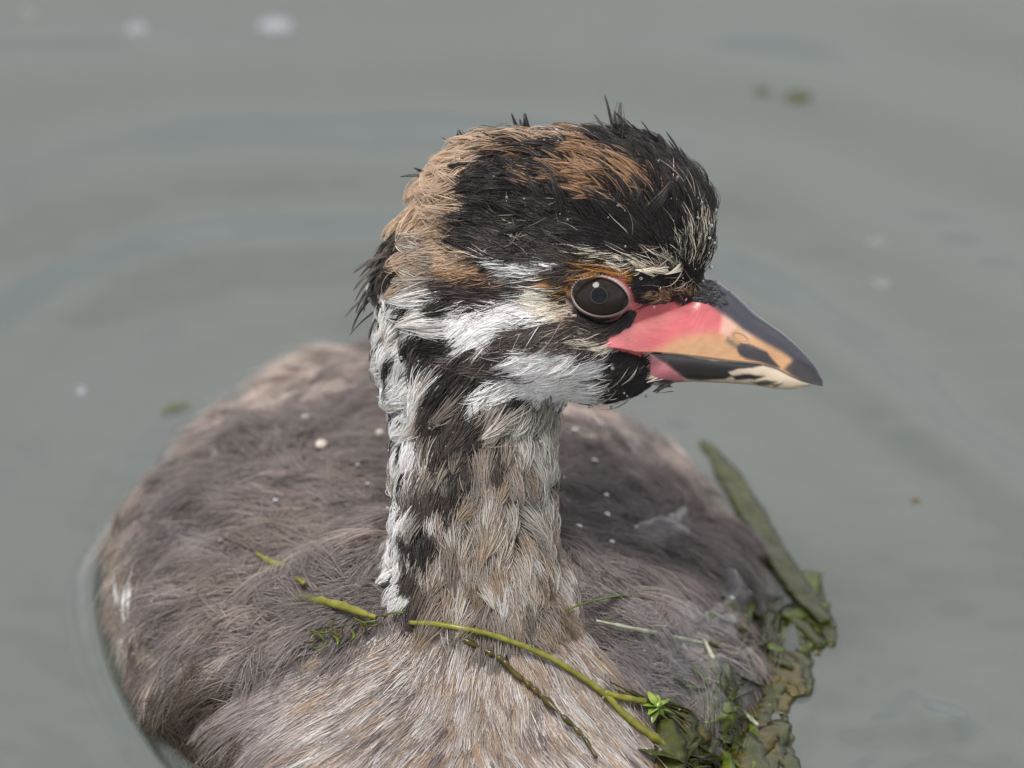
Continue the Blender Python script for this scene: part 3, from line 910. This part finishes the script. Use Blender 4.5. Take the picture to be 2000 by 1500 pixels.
# ------------------------------------------------------------------ eye
def make_eye(sgn):
    cs = float(surf_c(np.array([EYE[0]]), np.array([EYE[1]]), sdf)[0])
    R = 62.0
    ce = cs - 36.0
    M_IRIS = attr_mat("iris_brown", rough=.8, spec=.0, coat=1.0)
    M_IRIS.node_tree.nodes["Principled BSDF"].inputs["Coat Roughness"].default_value = .015
    M_IRIS.node_tree.nodes["Principled BSDF"].inputs["Coat IOR"].default_value = 1.32
    def dome(name, rr, colf, mat, parent, ang, n=64, rings=28, off=0.0, flat=1.0):
        V, C = [], []
        th = np.linspace(0, 2 * math.pi, n, endpoint=False)
        for i in range(rings):
            a = ang * (i + .02) / (rings - 1)
            x = EYE[0] + rr * math.sin(a) * np.cos(th); y = EYE[1] - 3 + rr * math.sin(a) * np.sin(th)
            c = np.full(n, sgn * (ce + off + rr * math.cos(a) * flat))
            V.append(V3(x, y, c))
            C += [colf(rr * math.sin(a), q) for q in th]
        F = grid_faces(rings, n, True)
        F.append(tuple(range(n)))
        if sgn < 0: F = [f[::-1] for f in F]
        return add_mesh(name, np.concatenate(V), F, mat, parent, cols=np.array(C))
    def ic(r_, q):
        k = .95 + .1 * math.sin(q * 31) + .12 * random.random()
        if r_ < 23: return (.014, .011, .01)
        if r_ < 26: return (.02, .014, .011)
        f = min(1, (r_ - 29) / 20)
        fk = k * (.75 + .5 * max(0, math.sin(q)))
        return (.019 * k, .0135 * k, .011 * k) if r_ < 45 else (.012, .010, .010)
    e = dome("eye", R, ic, M_IRIS, bird, 1.45)
    dome("pupil", R + 2.0, lambda r_, q: (.003, .003, .006) if r_ < 15.5 else (.07, .06, .05), M_IRIS, e, .262, rings=10)
    # lids: a fleshy ring from the opening out to the feathers
    n, rings = 120, 9
    V, C = [], []
    th = np.linspace(0, 2 * math.pi, n, endpoint=False)
    tl = math.radians(12)
    for i in range(rings):
        f = i / (rings - 1)
        up = smooth01(.5 - .9 * np.sin(th))
        hw = 50.5 + f * (12 + 3 * up); hh_ = 36 + f * (8 + 9 * up)
        cx_, sy_ = np.cos(th), np.sin(th)
        u = np.sign(cx_) * np.abs(cx_) ** 1.0 * hw + 6 * (cx_ > 0) * cx_ ** 4
        v = sy_ * hh_
        x = EYE[0] + u * math.cos(tl) - v * math.sin(tl); y = EYE[1] - 1 + u * math.sin(tl) + v * math.cos(tl)
        r2 = (x - EYE[0]) ** 2 + (y - EYE[1] + 3) ** 2
        ball = ce + np.sqrt(np.maximum(R * R - r2, 0))
        edge = np.maximum(ball, surf_c(x, y) - 8)
        ridge = up * 2.0 * np.sin(th * 46) * math.sin(math.pi * f) ** .5
        c = edge + 6.5 * math.sin(math.pi * min(1, f * 1.15 + .12)) + ridge - 7 * f ** 4
        V.append(V3(x, y, sgn * c))
        pale = np.array((.46, .34, .31)); dark = np.array((.17, .12, .105)); pink = np.array((.62, .22, .22))
        left = smooth01(.5 - .8 * cx_)
        k = np.clip(up * .9 + left * .5 * (1 - up), 0, 1)[:, None]
        cc_ = dark * (1 - k) + pale * k
        fr_ = (smooth01((cx_ - .2) / .6) * smooth01(.9 + .2 - np.abs(sy_ + .3)) * smooth01((f - .2) * 2))[:, None]
        cc_ = cc_ * (1 - fr_ * .8) + pink * fr_ * .8
        if f < .16: cc_ = cc_ * 0 + np.array((.03, .025, .025))
        C.append(cc_)
    F = grid_faces(rings, n, True)
    if sgn < 0: F = [q[::-1] for q in F]
    add_mesh("eyelid", np.concatenate(V), F, attr_mat("lid_skin", rough=.3, spec=.5, sss=.08), e, cols=np.concatenate(C))
make_eye(1)
make_eye(-1)

# ------------------------------------------------------------------ water
def water_height(P):
    d = sdf_body(P)
    dd = np.maximum(d, 0)
    z = 9 * np.exp(-dd / 12) * (d > -40) + 22 * np.exp(-((d - 62) / 19) ** 2) * (.15 + .85 * smooth01((150 - P[:, 0]) / 300)) - 9 * np.exp(-((d - 30) / 15) ** 2)
    fall = np.exp(-dd / 2600)
    wob = 60 * vnoise(P, 700, 11)
    z += fall * (6 * np.sin((dd + wob) / 46) * np.exp(-((dd - 420) / 380) ** 2) + 10.5 * np.sin((dd + wob * 1.6) / 74) * smooth01((dd - 150) / 300))
    z += 16 * vnoise(P * np.array([1, .6, 1]), 430, 12) + 5 * vnoise(P * np.array([1, .5, 1]), 170, 13) + 1.2 * vnoise(P, 70, 14)
    # ripples added beside the weed to catch brighter sky reflections
    st = np.exp(-((P[:, 0] - 760) / 260) ** 2 - ((P[:, 1] + 150) / 420) ** 2)
    z += st * (13 * vnoise(P, 150, 15) + 5 * vnoise(P * np.array([1, .6, 1]), 60, 16))
    return z

def make_water():
    def axis(lo, hi, h, far, n):
        core = np.arange(lo, hi + h, h)
        g = np.geomspace(h, far, n)
        return np.concatenate([lo - np.cumsum(g)[::-1], core, hi + np.cumsum(g)])
    xs = axis(-1250, 1250, 12.0, 60000, 60)
    ys = axis(-900, 2200, 14.0, 60000, 70)
    X, Y = np.meshgrid(xs, ys, indexing='ij')
    P = np.stack([X.ravel(), Y.ravel(), np.zeros(X.size)], 1)
    P[:, 2] = water_height(P)
    m, t, b = new_mat("pond_water")
    t.nodes.remove(b)
    di = t.nodes.new("ShaderNodeBsdfDiffuse"); tr = t.nodes.new("ShaderNodeBsdfTransparent"); gl = t.nodes.new("ShaderNodeBsdfGlossy")
    fr = front_fresnel(t, 1.33); m1 = t.nodes.new("ShaderNodeMixShader"); m2 = t.nodes.new("ShaderNodeMixShader")
    di.inputs["Color"].default_value = (.150, .166, .163, 1)
    tr.inputs["Color"].default_value = (.74, .78, .70, 1)
    gl.inputs["Roughness"].default_value = .03
    m1.inputs[0].default_value = .58
    t.links.new(tr.outputs[0], m1.inputs[1]); t.links.new(di.outputs[0], m1.inputs[2])
    t.links.new(fr.outputs[0], m2.inputs[0]); t.links.new(m1.outputs[0], m2.inputs[1]); t.links.new(gl.outputs[0], m2.inputs[2])
    t.links.new(m2.outputs[0], t.nodes["Material Output"].inputs["Surface"])
    o = add_mesh("water", P, [f[::-1] for f in grid_faces(len(xs), len(ys))], m)
    tag(o, kind="structure")
    mb, t, b = new_mat("pond_silt")
    n = t.nodes.new("ShaderNodeTexNoise"); n.inputs["Scale"].default_value = 3
    r = t.nodes.new("ShaderNodeValToRGB")
    r.color_ramp.elements[0].color = (.14, .155, .14, 1); r.color_ramp.elements[1].color = (.23, .24, .22, 1)
    t.links.new(n.outputs["Fac"], r.inputs["Fac"]); t.links.new(r.outputs["Color"], b.inputs["Base Color"])
    b.inputs["Roughness"].default_value = .9
    q = 600000.
    o = add_mesh("pond_bed", np.array([(-q, -q, -2500), (q, -q, -2500), (q, q, -2500), (-q, q, -2500)], float), [(0, 1, 2, 3)], mb)
    tag(o, kind="structure")
make_water()

# ------------------------------------------------------------------ pondweed, flecks and drops
def water_c(x, y, z=0.0):
    b = 750.0 - np.asarray(y, float)
    return (z - OZ - b * math.cos(PITCH)) / (math.sin(PITCH) - b * math.cos(PITCH) / CAMD)
def rest_c(x, y):
    x = np.asarray(x, float); y = np.asarray(y, float)
    c = surf_c(x, y, sdf, 520.0)
    P = V3(x, y, c).reshape(-1, 3)
    o = np.maximum(lump(P, grad(P))[0], 0).reshape(x.shape) * (sdf_body(P) < 12).reshape(x.shape)
    return np.maximum(c + 1.2 * o, water_c(x, y))
def resample(pts, n):
    p = np.asarray(pts, float)
    t = np.concatenate([[0], np.cumsum(np.linalg.norm(np.diff(p[:, :2], axis=0), axis=1))])
    # Catmull-Rom through the points
    u = np.linspace(0, t[-1], n)
    out = np.empty((n, p.shape[1]))
    pe = np.vstack([2 * p[0] - p[1], p, 2 * p[-1] - p[-2]])
    for i, q in enumerate(u):
        k = min(np.searchsorted(t, q, side='right') - 1, len(p) - 2)
        f = (q - t[k]) / (t[k + 1] - t[k])
        a, b, c, d = pe[k], pe[k + 1], pe[k + 2], pe[k + 3]
        out[i] = .5 * ((2 * b) + (-a + c) * f + (2 * a - 5 * b + 4 * c - d) * f * f + (-a + 3 * b - 3 * c + d) * f ** 3)
    return out
def weed_mat(name, c0, c1, rough=.25, trans=.3):
    m, t, b = new_mat(name)
    n = t.nodes.new("ShaderNodeTexNoise"); n.inputs["Scale"].default_value = 420; n.inputs["Detail"].default_value = 5
    co = t.nodes.new("ShaderNodeTexCoord"); t.links.new(co.outputs["Object"], n.inputs["Vector"])
    r = t.nodes.new("ShaderNodeValToRGB")
    r.color_ramp.elements[0].color = (*c0, 1); r.color_ramp.elements[1].color = (*c1, 1)
    r.color_ramp.elements[0].position = .35; r.color_ramp.elements[1].position = .65
    t.links.new(n.outputs["Fac"], r.inputs["Fac"]); t.links.new(r.outputs["Color"], b.inputs["Base Color"])
    b.inputs["Roughness"].default_value = rough
    bp = t.nodes.new("ShaderNodeBump"); bp.inputs["Strength"].default_value = .5; bp.inputs["Distance"].default_value = .0004
    t.links.new(n.outputs["Fac"], bp.inputs["Height"]); t.links.new(bp.outputs["Normal"], b.inputs["Normal"])
    tl = t.nodes.new("ShaderNodeBsdfTranslucent"); t.links.new(r.outputs["Color"], tl.inputs["Color"])
    ms = t.nodes.new("ShaderNodeMixShader"); ms.inputs[0].default_value = trans
    t.links.new(b.outputs[0], ms.inputs[1]); t.links.new(tl.outputs[0], ms.inputs[2])
    t.links.new(ms.outputs[0], t.nodes["Material Output"].inputs["Surface"])
    return m
M_STEM = weed_mat("weed_stem", (.17, .17, .02), (.32, .31, .05))
M_LEAF = weed_mat("weed_leaf", (.07, .11, .008), (.15, .19, .02))
M_OLIVE = weed_mat("weed_olive", (.035, .042, .008), (.085, .09, .017), rough=.18)
M_BROWN = weed_mat("weed_brown", (.055, .045, .010), (.13, .10, .024), rough=.18)
M_PALE = weed_mat("weed_pale", (.35, .38, .24), (.55, .56, .42))
M_BRIGHT = weed_mat("weed_bright", (.14, .26, .02), (.36, .46, .10))

def stem(name, pts, rad, mat, parent=None, lift=6, n=60, q=9, knob=0.12, absolute=False):
    """pts: x, y, extra lift above what carries it"""
    p = resample([(a[0], a[1], a[2] if len(a) > 2 else 0) for a in pts], n)
    c = p[:, 2] if absolute else rest_c(p[:, 0], p[:, 1]) + lift + p[:, 2]
    if not absolute:
        for _ in range(3):
            c[1:-1] = (c[:-2] + 2 * c[1:-1] + c[2:]) / 4
    W = V3(p[:, 0], p[:, 1], c)
    T = norm(np.gradient(W, axis=0))
    Sd = norm(np.cross(T, np.tile(CX, (n, 1)))); U = np.cross(Sd, T)
    r = np.interp(np.linspace(0, 1, n), np.linspace(0, 1, len(rad)), rad) * (1 + knob * np.interp(np.arange(n), np.arange(0, n, 2), rng.normal(size=len(np.arange(0, n, 2)))))
    a = np.linspace(0, 2 * math.pi, q, endpoint=False)
    V = W[:, None] + r[:, None, None] * (np.cos(a)[None, :, None] * Sd[:, None] + np.sin(a)[None, :, None] * U[:, None])
    F = grid_faces(n, q, True)
    F.append(tuple(range(q))[::-1]); F.append(tuple((n - 1) * q + i for i in range(q)))
    return add_mesh(name, V.reshape(-1, 3), F, mat, parent)
def blade(name, pts, wid, mat, parent=None, lift=5, n=36, tilt=0.0, thick=2.0, fold=.25, absolute=False, rag=.06):
    """a leaf blade with a midrib fold and real thickness"""
    p = resample([(a[0], a[1], a[2] if len(a) > 2 else 0) for a in pts], n)
    c = p[:, 2] if absolute else rest_c(p[:, 0], p[:, 1]) + lift + p[:, 2]
    if not absolute:
        for _ in range(4):
            c[1:-1] = (c[:-2] + 2 * c[1:-1] + c[2:]) / 4
    W = V3(p[:, 0], p[:, 1], c)
    T = norm(np.gradient(W, axis=0))
    N0 = np.array([0, -math.sin(tilt), math.cos(tilt)])
    Sd = norm(np.cross(T, np.tile(N0, (n, 1)))); U = np.cross(Sd, T)
    hw = np.interp(np.linspace(0, 1, n), np.linspace(0, 1, len(wid)), wid) / 2 * (1 + rag * rng.normal(size=n))
    prof = [(-1, 0), (-.5, .6), (0, 1), (.5, .6), (1, 0), (.5, -.6), (0, -1), (-.5, -.6)]
    V = np.stack([W + Sd * (hw * u)[:, None] + U * (thick * v + fold * hw * abs(u) + (hw * .035 * np.sin(np.arange(n) * .7 + u * 2)))[:, None] for u, v in prof], 1)
    F = grid_faces(n, 8, True)
    F.append(tuple(range(8))[::-1]); F.append(tuple((n - 1) * 8 + i for i in range(8)))
    return add_mesh(name, V.reshape(-1, 3), F, mat, parent)

def empty(name, x, y):
    o = bpy.data.objects.new(name, None)
    COL.objects.link(o)
    o.empty_display_size = .005
    return o

# long stem slung across the breast, with its side shoot and bud
w1 = empty("pondweed_strand", 1000, 1250)
tag(w1, "long olive pondweed stem slung across the chick's lower neck and breast with a bright bud", "pondweed")
stem("stem", [(800, 1216, 4), (860, 1220, 8), (960, 1240, 8), (1060, 1278, 8), (1120, 1312, 8), (1180, 1355, 6), (1225, 1400, 4), (1290, 1450, 4), (1370, 1510, 4)], [5, 6, 6, 6, 6, 6.5, 8, 9, 10], M_STEM, w1, lift=16, n=120, knob=.07)
stem("side_shoot", [(1180, 1352, 6), (1215, 1362, 12), (1260, 1370, 22)], [6, 7, 6], M_STEM, w1, lift=20, n=20)
for k in range(9):
    a = k * 2.4; rr = 14 + 16 * (k / 9)
    cx, cy = 1282, 1382
    blade("bud_leaf", [(cx - 4 * math.cos(a), cy - 4 * math.sin(a), 10), (cx + rr * .6 * math.cos(a), cy + rr * .6 * math.sin(a), 18), (cx + rr * 1.35 * math.cos(a), cy + rr * 1.35 * math.sin(a), 10 + 6 * math.sin(a * 3))], [6, 22, 4], M_BRIGHT if k % 3 else M_LEAF, w1, lift=30, n=10, fold=.5)
stem("root_thread", [(900, 1246, 0), (975, 1285, 2), (1000, 1310, 2), (1050, 1352, 2), (1100, 1400, 2), (1140, 1440, 2), (1165, 1480, 2)], [4, 6, 5, 6, 4, 5, 4], M_BROWN, w1, lift=15, n=80, knob=.4)
# scraps on the left of the neck
o = stem("pondweed_scrap", [(500, 1080, 0), (530, 1098, 4), (562, 1112, 5), (594, 1140, 2)], [4, 8, 8, 5], M_STEM, None, lift=36, n=30)
tag(o, "short yellow-olive pondweed scrap lying on the chick's grey shoulder away from the neck", "pondweed")
o = stem("pondweed_scrap", [(586, 1166, 0), (620, 1172, 4), (665, 1182, 5), (700, 1194, 3), (735, 1206, 2)], [5, 9, 8, 8, 5], M_STEM, None, lift=36, n=36)
tag(o, "yellow-olive pondweed scrap touching the white stripe at the foot of the neck", "pondweed")
o = empty("algae_tuft", 690, 1230)
tag(o, "ragged dark green algae tuft caught in down beside the foot of the neck", "algae")
for k in range(16):
    t = k / 15
    cx, cy = 600 + 150 * t + 8 * rng.normal(), 1246 - 36 * t + 7 * rng.normal()
    a = rng.random() * 6.28
    ln = 14 + 12 * rng.random()
    blade("frond", [(cx, cy, 0), (cx + ln * math.cos(a), cy + ln * .6 * math.sin(a), 6), (cx + 2 * ln * math.cos(a + .4), cy + 1.2 * ln * math.sin(a + .4), 2)], [3, 8, 2], M_LEAF if k % 2 else M_BROWN, o, lift=36, n=9)
# right flank
o = blade("pondweed_leaf", [(1105, 1192, 0), (1150, 1176, 6), (1210, 1164, 10), (1265, 1170, 10), (1304, 1186, 6)], [4, 7, 12, 13, 5], M_LEAF, None, lift=40)
tag(o, "thin arched green leaf lying on the wet flank right beside the neck", "leaf")
o = stem("pale_stalk", [(1165, 1212, 0), (1230, 1226, 3), (1300, 1240, 4), (1372, 1256, 2)], [2.5, 4, 4, 3], M_PALE, None, lift=38, n=30)
tag(o, "pale straight plant stalk stuck flat to the wet flank below the arched leaf", "stalk")
o = stem("pale_stalk", [(1376, 1250, 0), (1400, 1300, 3), (1430, 1352, 4), (1450, 1388, 2), (1480, 1416, 0)], [3, 5, 6, 5, 3], M_PALE, None, lift=38, n=30)
tag(o, "pale bent plant stalk running down over the submerged weed edge", "stalk")
o = blade("pondweed_leaf", [(1384, 1196, 6), (1412, 1210, 12), (1448, 1232, 14), (1490, 1258, 8), (1530, 1272, 0)], [8, 26, 36, 34, 14], M_LEAF, None, lift=40)
tag(o, "broad glossy dark green leaf draped from the flank into the weed mass", "leaf")
o = blade("pondweed_leaf", [(1340, 1340, 4), (1385, 1348, 6), (1440, 1366, 2)], [6, 14, 5], M_LEAF, None, lift=40)
tag(o, "small dark green leaf on the wet flank between bud and pale bent stalk", "leaf")
zr = lambda x, y: (x, y, water_c(np.array([x]), np.array([y]), 13.0)[0])
o = blade("weed_ribbon", [zr(*q) for q in [(1372, 862), (1408, 905), (1456, 985), (1512, 1080), (1566, 1160), (1612, 1215)]], [18, 50, 62, 52, 60, 30], M_OLIVE, None, lift=0, n=60, thick=3, fold=.12, rag=.05, absolute=True)
tag(o, "wide olive weed ribbon floating along the chick's far flank", "pondweed")
o = empty("weed_fringe", 1300, 1430)
tag(o, "brown-olive weed strands fanned out over the wet breast edge beside the long stem", "pondweed")
for k in range(9):
    t = k / 8
    x0, y0 = 1190 + 120 * t + 6 * rng.normal(), 1335 + 45 * t + 6 * rng.normal()
    x1, y1 = 1330 + 120 * t + 14 * rng.normal(), 1395 + 75 * (1 - t) * .6 + 60 * t + 10 * rng.normal()
    blade("strand", [(x0, y0, 0), ((x0 + x1) / 2 + 5, (y0 + y1) / 2 - 8 + 5 * rng.normal(), 4), (x1, y1, 0)], [4, 9 + 6 * rng.random(), 4], M_BROWN if k % 2 else M_OLIVE, o, lift=36, n=20)
o = empty("weed_mass", 1480, 1350)
tag(o, "dense olive weed mass sunk just under the water against the chick's flank", "pondweed")
FR, NF, NP = [], 120, 5
for k in range(NF):
    cy = 1185 + 330 * rng.random()
    edge = np.interp(cy, [1185, 1215, 1240, 1290, 1330, 1350, 1400, 1480, 1510], [1615, 1620, 1560, 1575, 1560, 1515, 1530, 1540, 1530])
    inner = np.interp(cy, [1185, 1250, 1350, 1500], [1560, 1440, 1390, 1320])
    cx = inner + (edge - inner) * rng.random() - 12
    a = 1.35 + .35 * rng.normal() if rng.random() < .75 else .35 * rng.normal()
    ln = 50 + 55 * rng.random() if a > .7 else 30 + 24 * rng.random()
    cv = .25 * rng.normal()
    for f in np.linspace(-1, 1, NP):
        FR.append((min(cx + f * ln * math.cos(a + cv * f), edge + 8), cy + f * ln * math.sin(a + cv * f) * .85))
FR = np.array(FR)
FC = np.maximum(rest_c(FR[:, 0], FR[:, 1]) + 30 * (surf_c(FR[:, 0], FR[:, 1], sdf, 520.0) > water_c(FR[:, 0], FR[:, 1])), water_c(FR[:, 0], FR[:, 1], 3.0)) + np.repeat(rng.normal(size=NF) * 6, NP) + 1.5 * rng.normal(size=len(FR))
for k in range(NF):
    wd = 32 + 44 * rng.random()
    blade("frond", [(*FR[NP * k + q], FC[NP * k + q]) for q in range(NP)], [wd * .5, wd, wd, wd * .8, wd * .3], [M_OLIVE, M_BROWN, M_OLIVE, M_OLIVE, M_LEAF][k % 5], o, n=16, absolute=True, fold=.02, rag=.11, thick=1.5)
o = blade("pondweed_leaf", [(316, 806, 0), (340, 794, 2), (372, 786, 2)], [5, 20, 6], M_LEAF, None, lift=4)
tag(o, "single green leaf tip at the waterline behind the chick's shoulder", "leaf")

# flecks adrift on the pond
def fleck(name, x, y, rx, ry, h, mat, label, cat, group=None):
    ctr = V3(x, y, water_c(np.array([x]), np.array([y]), 0.0)[0])
    for _ in range(3):
        ctr = V3(x, y, water_c(np.array([x]), np.array([y]), float(water_height(ctr[None] * np.array([1, 1, 0]))[0]) + 2.0)[0])
    n, rings = 22, 7
    V = [ctr + np.array([0, 0, h])]
    ph = rng.random() * 6
    for i in range(1, rings):
        f = i / (rings - 1)
        a = np.linspace(0, 2 * math.pi, n, endpoint=False)
        rr = f * (1 + .22 * np.sin(2 * a + ph) + .15 * np.sin(5 * a + ph * 2) + .06 * rng.normal(size=n) * f)
        V += [ctr + np.array([rx * r_ * math.cos(q), ry / math.sin(PITCH) * r_ * math.sin(q), h * (1 - f ** 3) - 3 * (f == 1) + .15 * h * rng.normal()]) for r_, q in zip(rr, a)]
    F = [(0, 1 + j, 1 + (j + 1) % n) for j in range(n)]
    F += [(1 + i * n + j, 1 + (i + 1) * n + j, 1 + (i + 1) * n + (j + 1) % n, 1 + i * n + (j + 1) % n) for i in range(rings - 2) for j in range(n)]
    o = add_mesh(name, np.array(V), F, mat)
    tag(o, label, cat, group)
M_DIM = weed_mat("waterlogged_scrap", (.15, .165, .15), (.19, .205, .18), rough=.5, trans=.1)
M_FOAM = weed_mat("foam", (.23, .24, .26), (.33, .34, .37), rough=.5, trans=.1)
fleck("foam_fleck", 538, 50, 34, 22, 8, M_FOAM, "largest white foam fleck adrift on the open grey water", "foam")
fleck("foam_fleck", 266, 54, 18, 14, 5, M_FOAM, "small round white foam fleck between two other flecks", "foam")
fleck("foam_fleck", 58, 24, 22, 14, 4, M_DIM, "faint pale foam fleck at the end of the row of flecks", "foam")
fleck("leaf_scrap", 1558, 188, 28, 15, 4, M_OLIVE, "larger green leaf scrap floating alone beyond the chick's crown", "leaf")
fleck("leaf_scrap", 1490, 178, 18, 9, 3, M_OLIVE, "smaller green leaf scrap floating beside a larger one", "leaf")
fleck("leaf_scrap", 1722, 550, 26, 9, 3, M_DIM, "pale yellowish plant scrap floating out beyond the bill", "leaf")
fleck("foam_fleck", 1716, 470, 20, 9, 3, M_DIM, "thin grey foam fleck floating near the pale plant scrap", "foam")
fleck("seed_speck", 160, 762, 9, 8, 4, M_FOAM, "tiny pale speck on the water well clear of the chick's shoulder", "speck")
fleck("seed_speck", 1788, 978, 8, 5, 3, M_BROWN, "tiny brown speck on the water beyond the olive weed ribbon", "speck")

# drops and crumbs lying on the feathers
md, t, b = new_mat("drop_water")
b.inputs["Transmission Weight"].default_value = 1.0
b.inputs["IOR"].default_value = 1.33
b.inputs["Roughness"].default_value = .02
def bead(name, x, y, r, mat, label, cat, group, lift):
    c = float(surf_c(np.array([x]), np.array([y]), sdf, 520.0)[0])
    P0 = V3(x, y, c)[None]
    N0 = grad(P0)
    o_, _n = lump(P0, N0)
    ctr = P0[0] + N0[0] * (lift + o_[0])
    n, rings = 14, 8
    V = []
    for i in range(rings + 1):
        a = math.pi * i / rings
        for j in range(n):
            q = 2 * math.pi * j / n
            V.append(ctr + r * np.array([math.sin(a) * math.cos(q), math.sin(a) * math.sin(q), .8 * math.cos(a)]) * (1 + .05 * rng.normal()))
    o = add_mesh(name, np.array(V), grid_faces(rings + 1, n, True), mat)
    tag(o, label, cat, group)
for x, y, r in [(598, 822, 9), (372, 873, 6), (543, 998, 7), (466, 1018, 6), (438, 1070, 6), (720, 965, 6), (700, 930, 5)]:
    bead("water_drop", x, y, r, md, "clear water drop beaded on the grey down of the shoulder facing the chick's nape", "water drop", "drops on the nape-side shoulder", 20)
for x, y, r in [(1155, 918, 6), (1180, 1020, 7), (1128, 1036, 8), (1190, 1070, 6), (1176, 990, 5), (1420, 1178, 9), (1116, 864, 8), (1165, 850, 7)]:
    bead("water_drop", x, y, r, md, "clear water drop beaded on the grey down of the shoulder under the chick's bill", "water drop", "drops on the bill-side shoulder", 20)
M_CRUMB = weed_mat("crumb", (.5, .42, .34), (.75, .68, .6), rough=.6, trans=.1)
bead("seed_crumb", 630, 882, 12, M_CRUMB, "larger pale crumb stuck on the grey back down", "crumb", None, 22)
bead("seed_crumb", 742, 868, 9, M_CRUMB, "smaller pale crumb on the back down close to the neck", "crumb", None, 22)

# film of water standing on the low wet flank
def make_film():
    m, t, b = new_mat("standing_water")
    t.nodes.remove(b)
    tr = t.nodes.new("ShaderNodeBsdfTransparent"); gl = t.nodes.new("ShaderNodeBsdfGlossy"); fr = front_fresnel(t, 1.5); ms = t.nodes.new("ShaderNodeMixShader")
    gl.inputs["Roughness"].default_value = .06
    t.links.new(fr.outputs[0], ms.inputs[0]); t.links.new(tr.outputs[0], ms.inputs[1]); t.links.new(gl.outputs[0], ms.inputs[2])
    t.links.new(ms.outputs[0], t.nodes["Material Output"].inputs["Surface"])
    g = 5.0
    xs = np.arange(340, 1540, g); ys = np.arange(820, 1500, g)
    X, Y = np.meshgrid(xs, ys, indexing='ij')
    x, y = X.ravel(), Y.ravel()
    main = [(1175, 1190), (1220, 1155), (1330, 1170), (1400, 1190), (1470, 1270), (1460, 1400), (1400, 1470), (1330, 1440), (1250, 1350), (1195, 1280)]
    v = poly_sd(x, y, main)
    small = [[(1220, 1030), (1330, 1010), (1360, 1060), (1240, 1070)], [(1400, 1130), (1470, 1120), (1480, 1180), (1410, 1190)], [(395, 880), (440, 890), (430, 950), (400, 940)], [(350, 950), (430, 970), (420, 985), (350, 975)],
             [(330, 1050), (430, 1060), (420, 1110), (350, 1100)], [(520, 830), (550, 850), (570, 900), (550, 895)], [(1160, 840), (1230, 850), (1240, 880), (1180, 880)], [(600, 760), (660, 765), (650, 790), (610, 785)]]
    P2 = np.stack([x, y, 0 * x], 1)
    for q in small:
        v = np.maximum(v, poly_sd(x, y, q))
    hole = 26 * vnoise(P2, 46, 31) + 14 * vnoise(P2, 19, 32) - 2
    wet = np.minimum(v, 40) * .9 + hole
    near = wet > -12
    c = np.zeros_like(x); c[near] = surf_c(x[near], y[near], sdf, 520.0)
    P = V3(x, y, c)
    N = np.tile(CX, (len(P), 1)); N[near] = grad(P[near])
    o_ = np.zeros(len(P)); o_[near] = lump(P[near], N[near])[0]
    P = P + N * (np.clip(wet, -8, 26) * .8 + 10 + o_ * .6 + 3 * vnoise(P2, 30, 33))[:, None]
    ok = (wet > -6)
    F = [f for f in grid_faces(len(xs), len(ys)) if ok[f[0]] and ok[f[1]] and ok[f[2]] and ok[f[3]]]
    used = np.unique(np.array(F)); mp = -np.ones(len(P), int); mp[used] = np.arange(len(used))
    F = mp[np.array(F)]
    fn = np.cross(P[used][F[:, 1]] - P[used][F[:, 0]], P[used][F[:, 2]] - P[used][F[:, 0]])
    if (fn[:, 2] < 0).mean() > .5: F = F[:, ::-1]
    o = add_mesh("water_film", P[used], F, m)
    tag(o, "thin shining film of water standing on the wet back down", "water film", None, "stuff")
make_film()
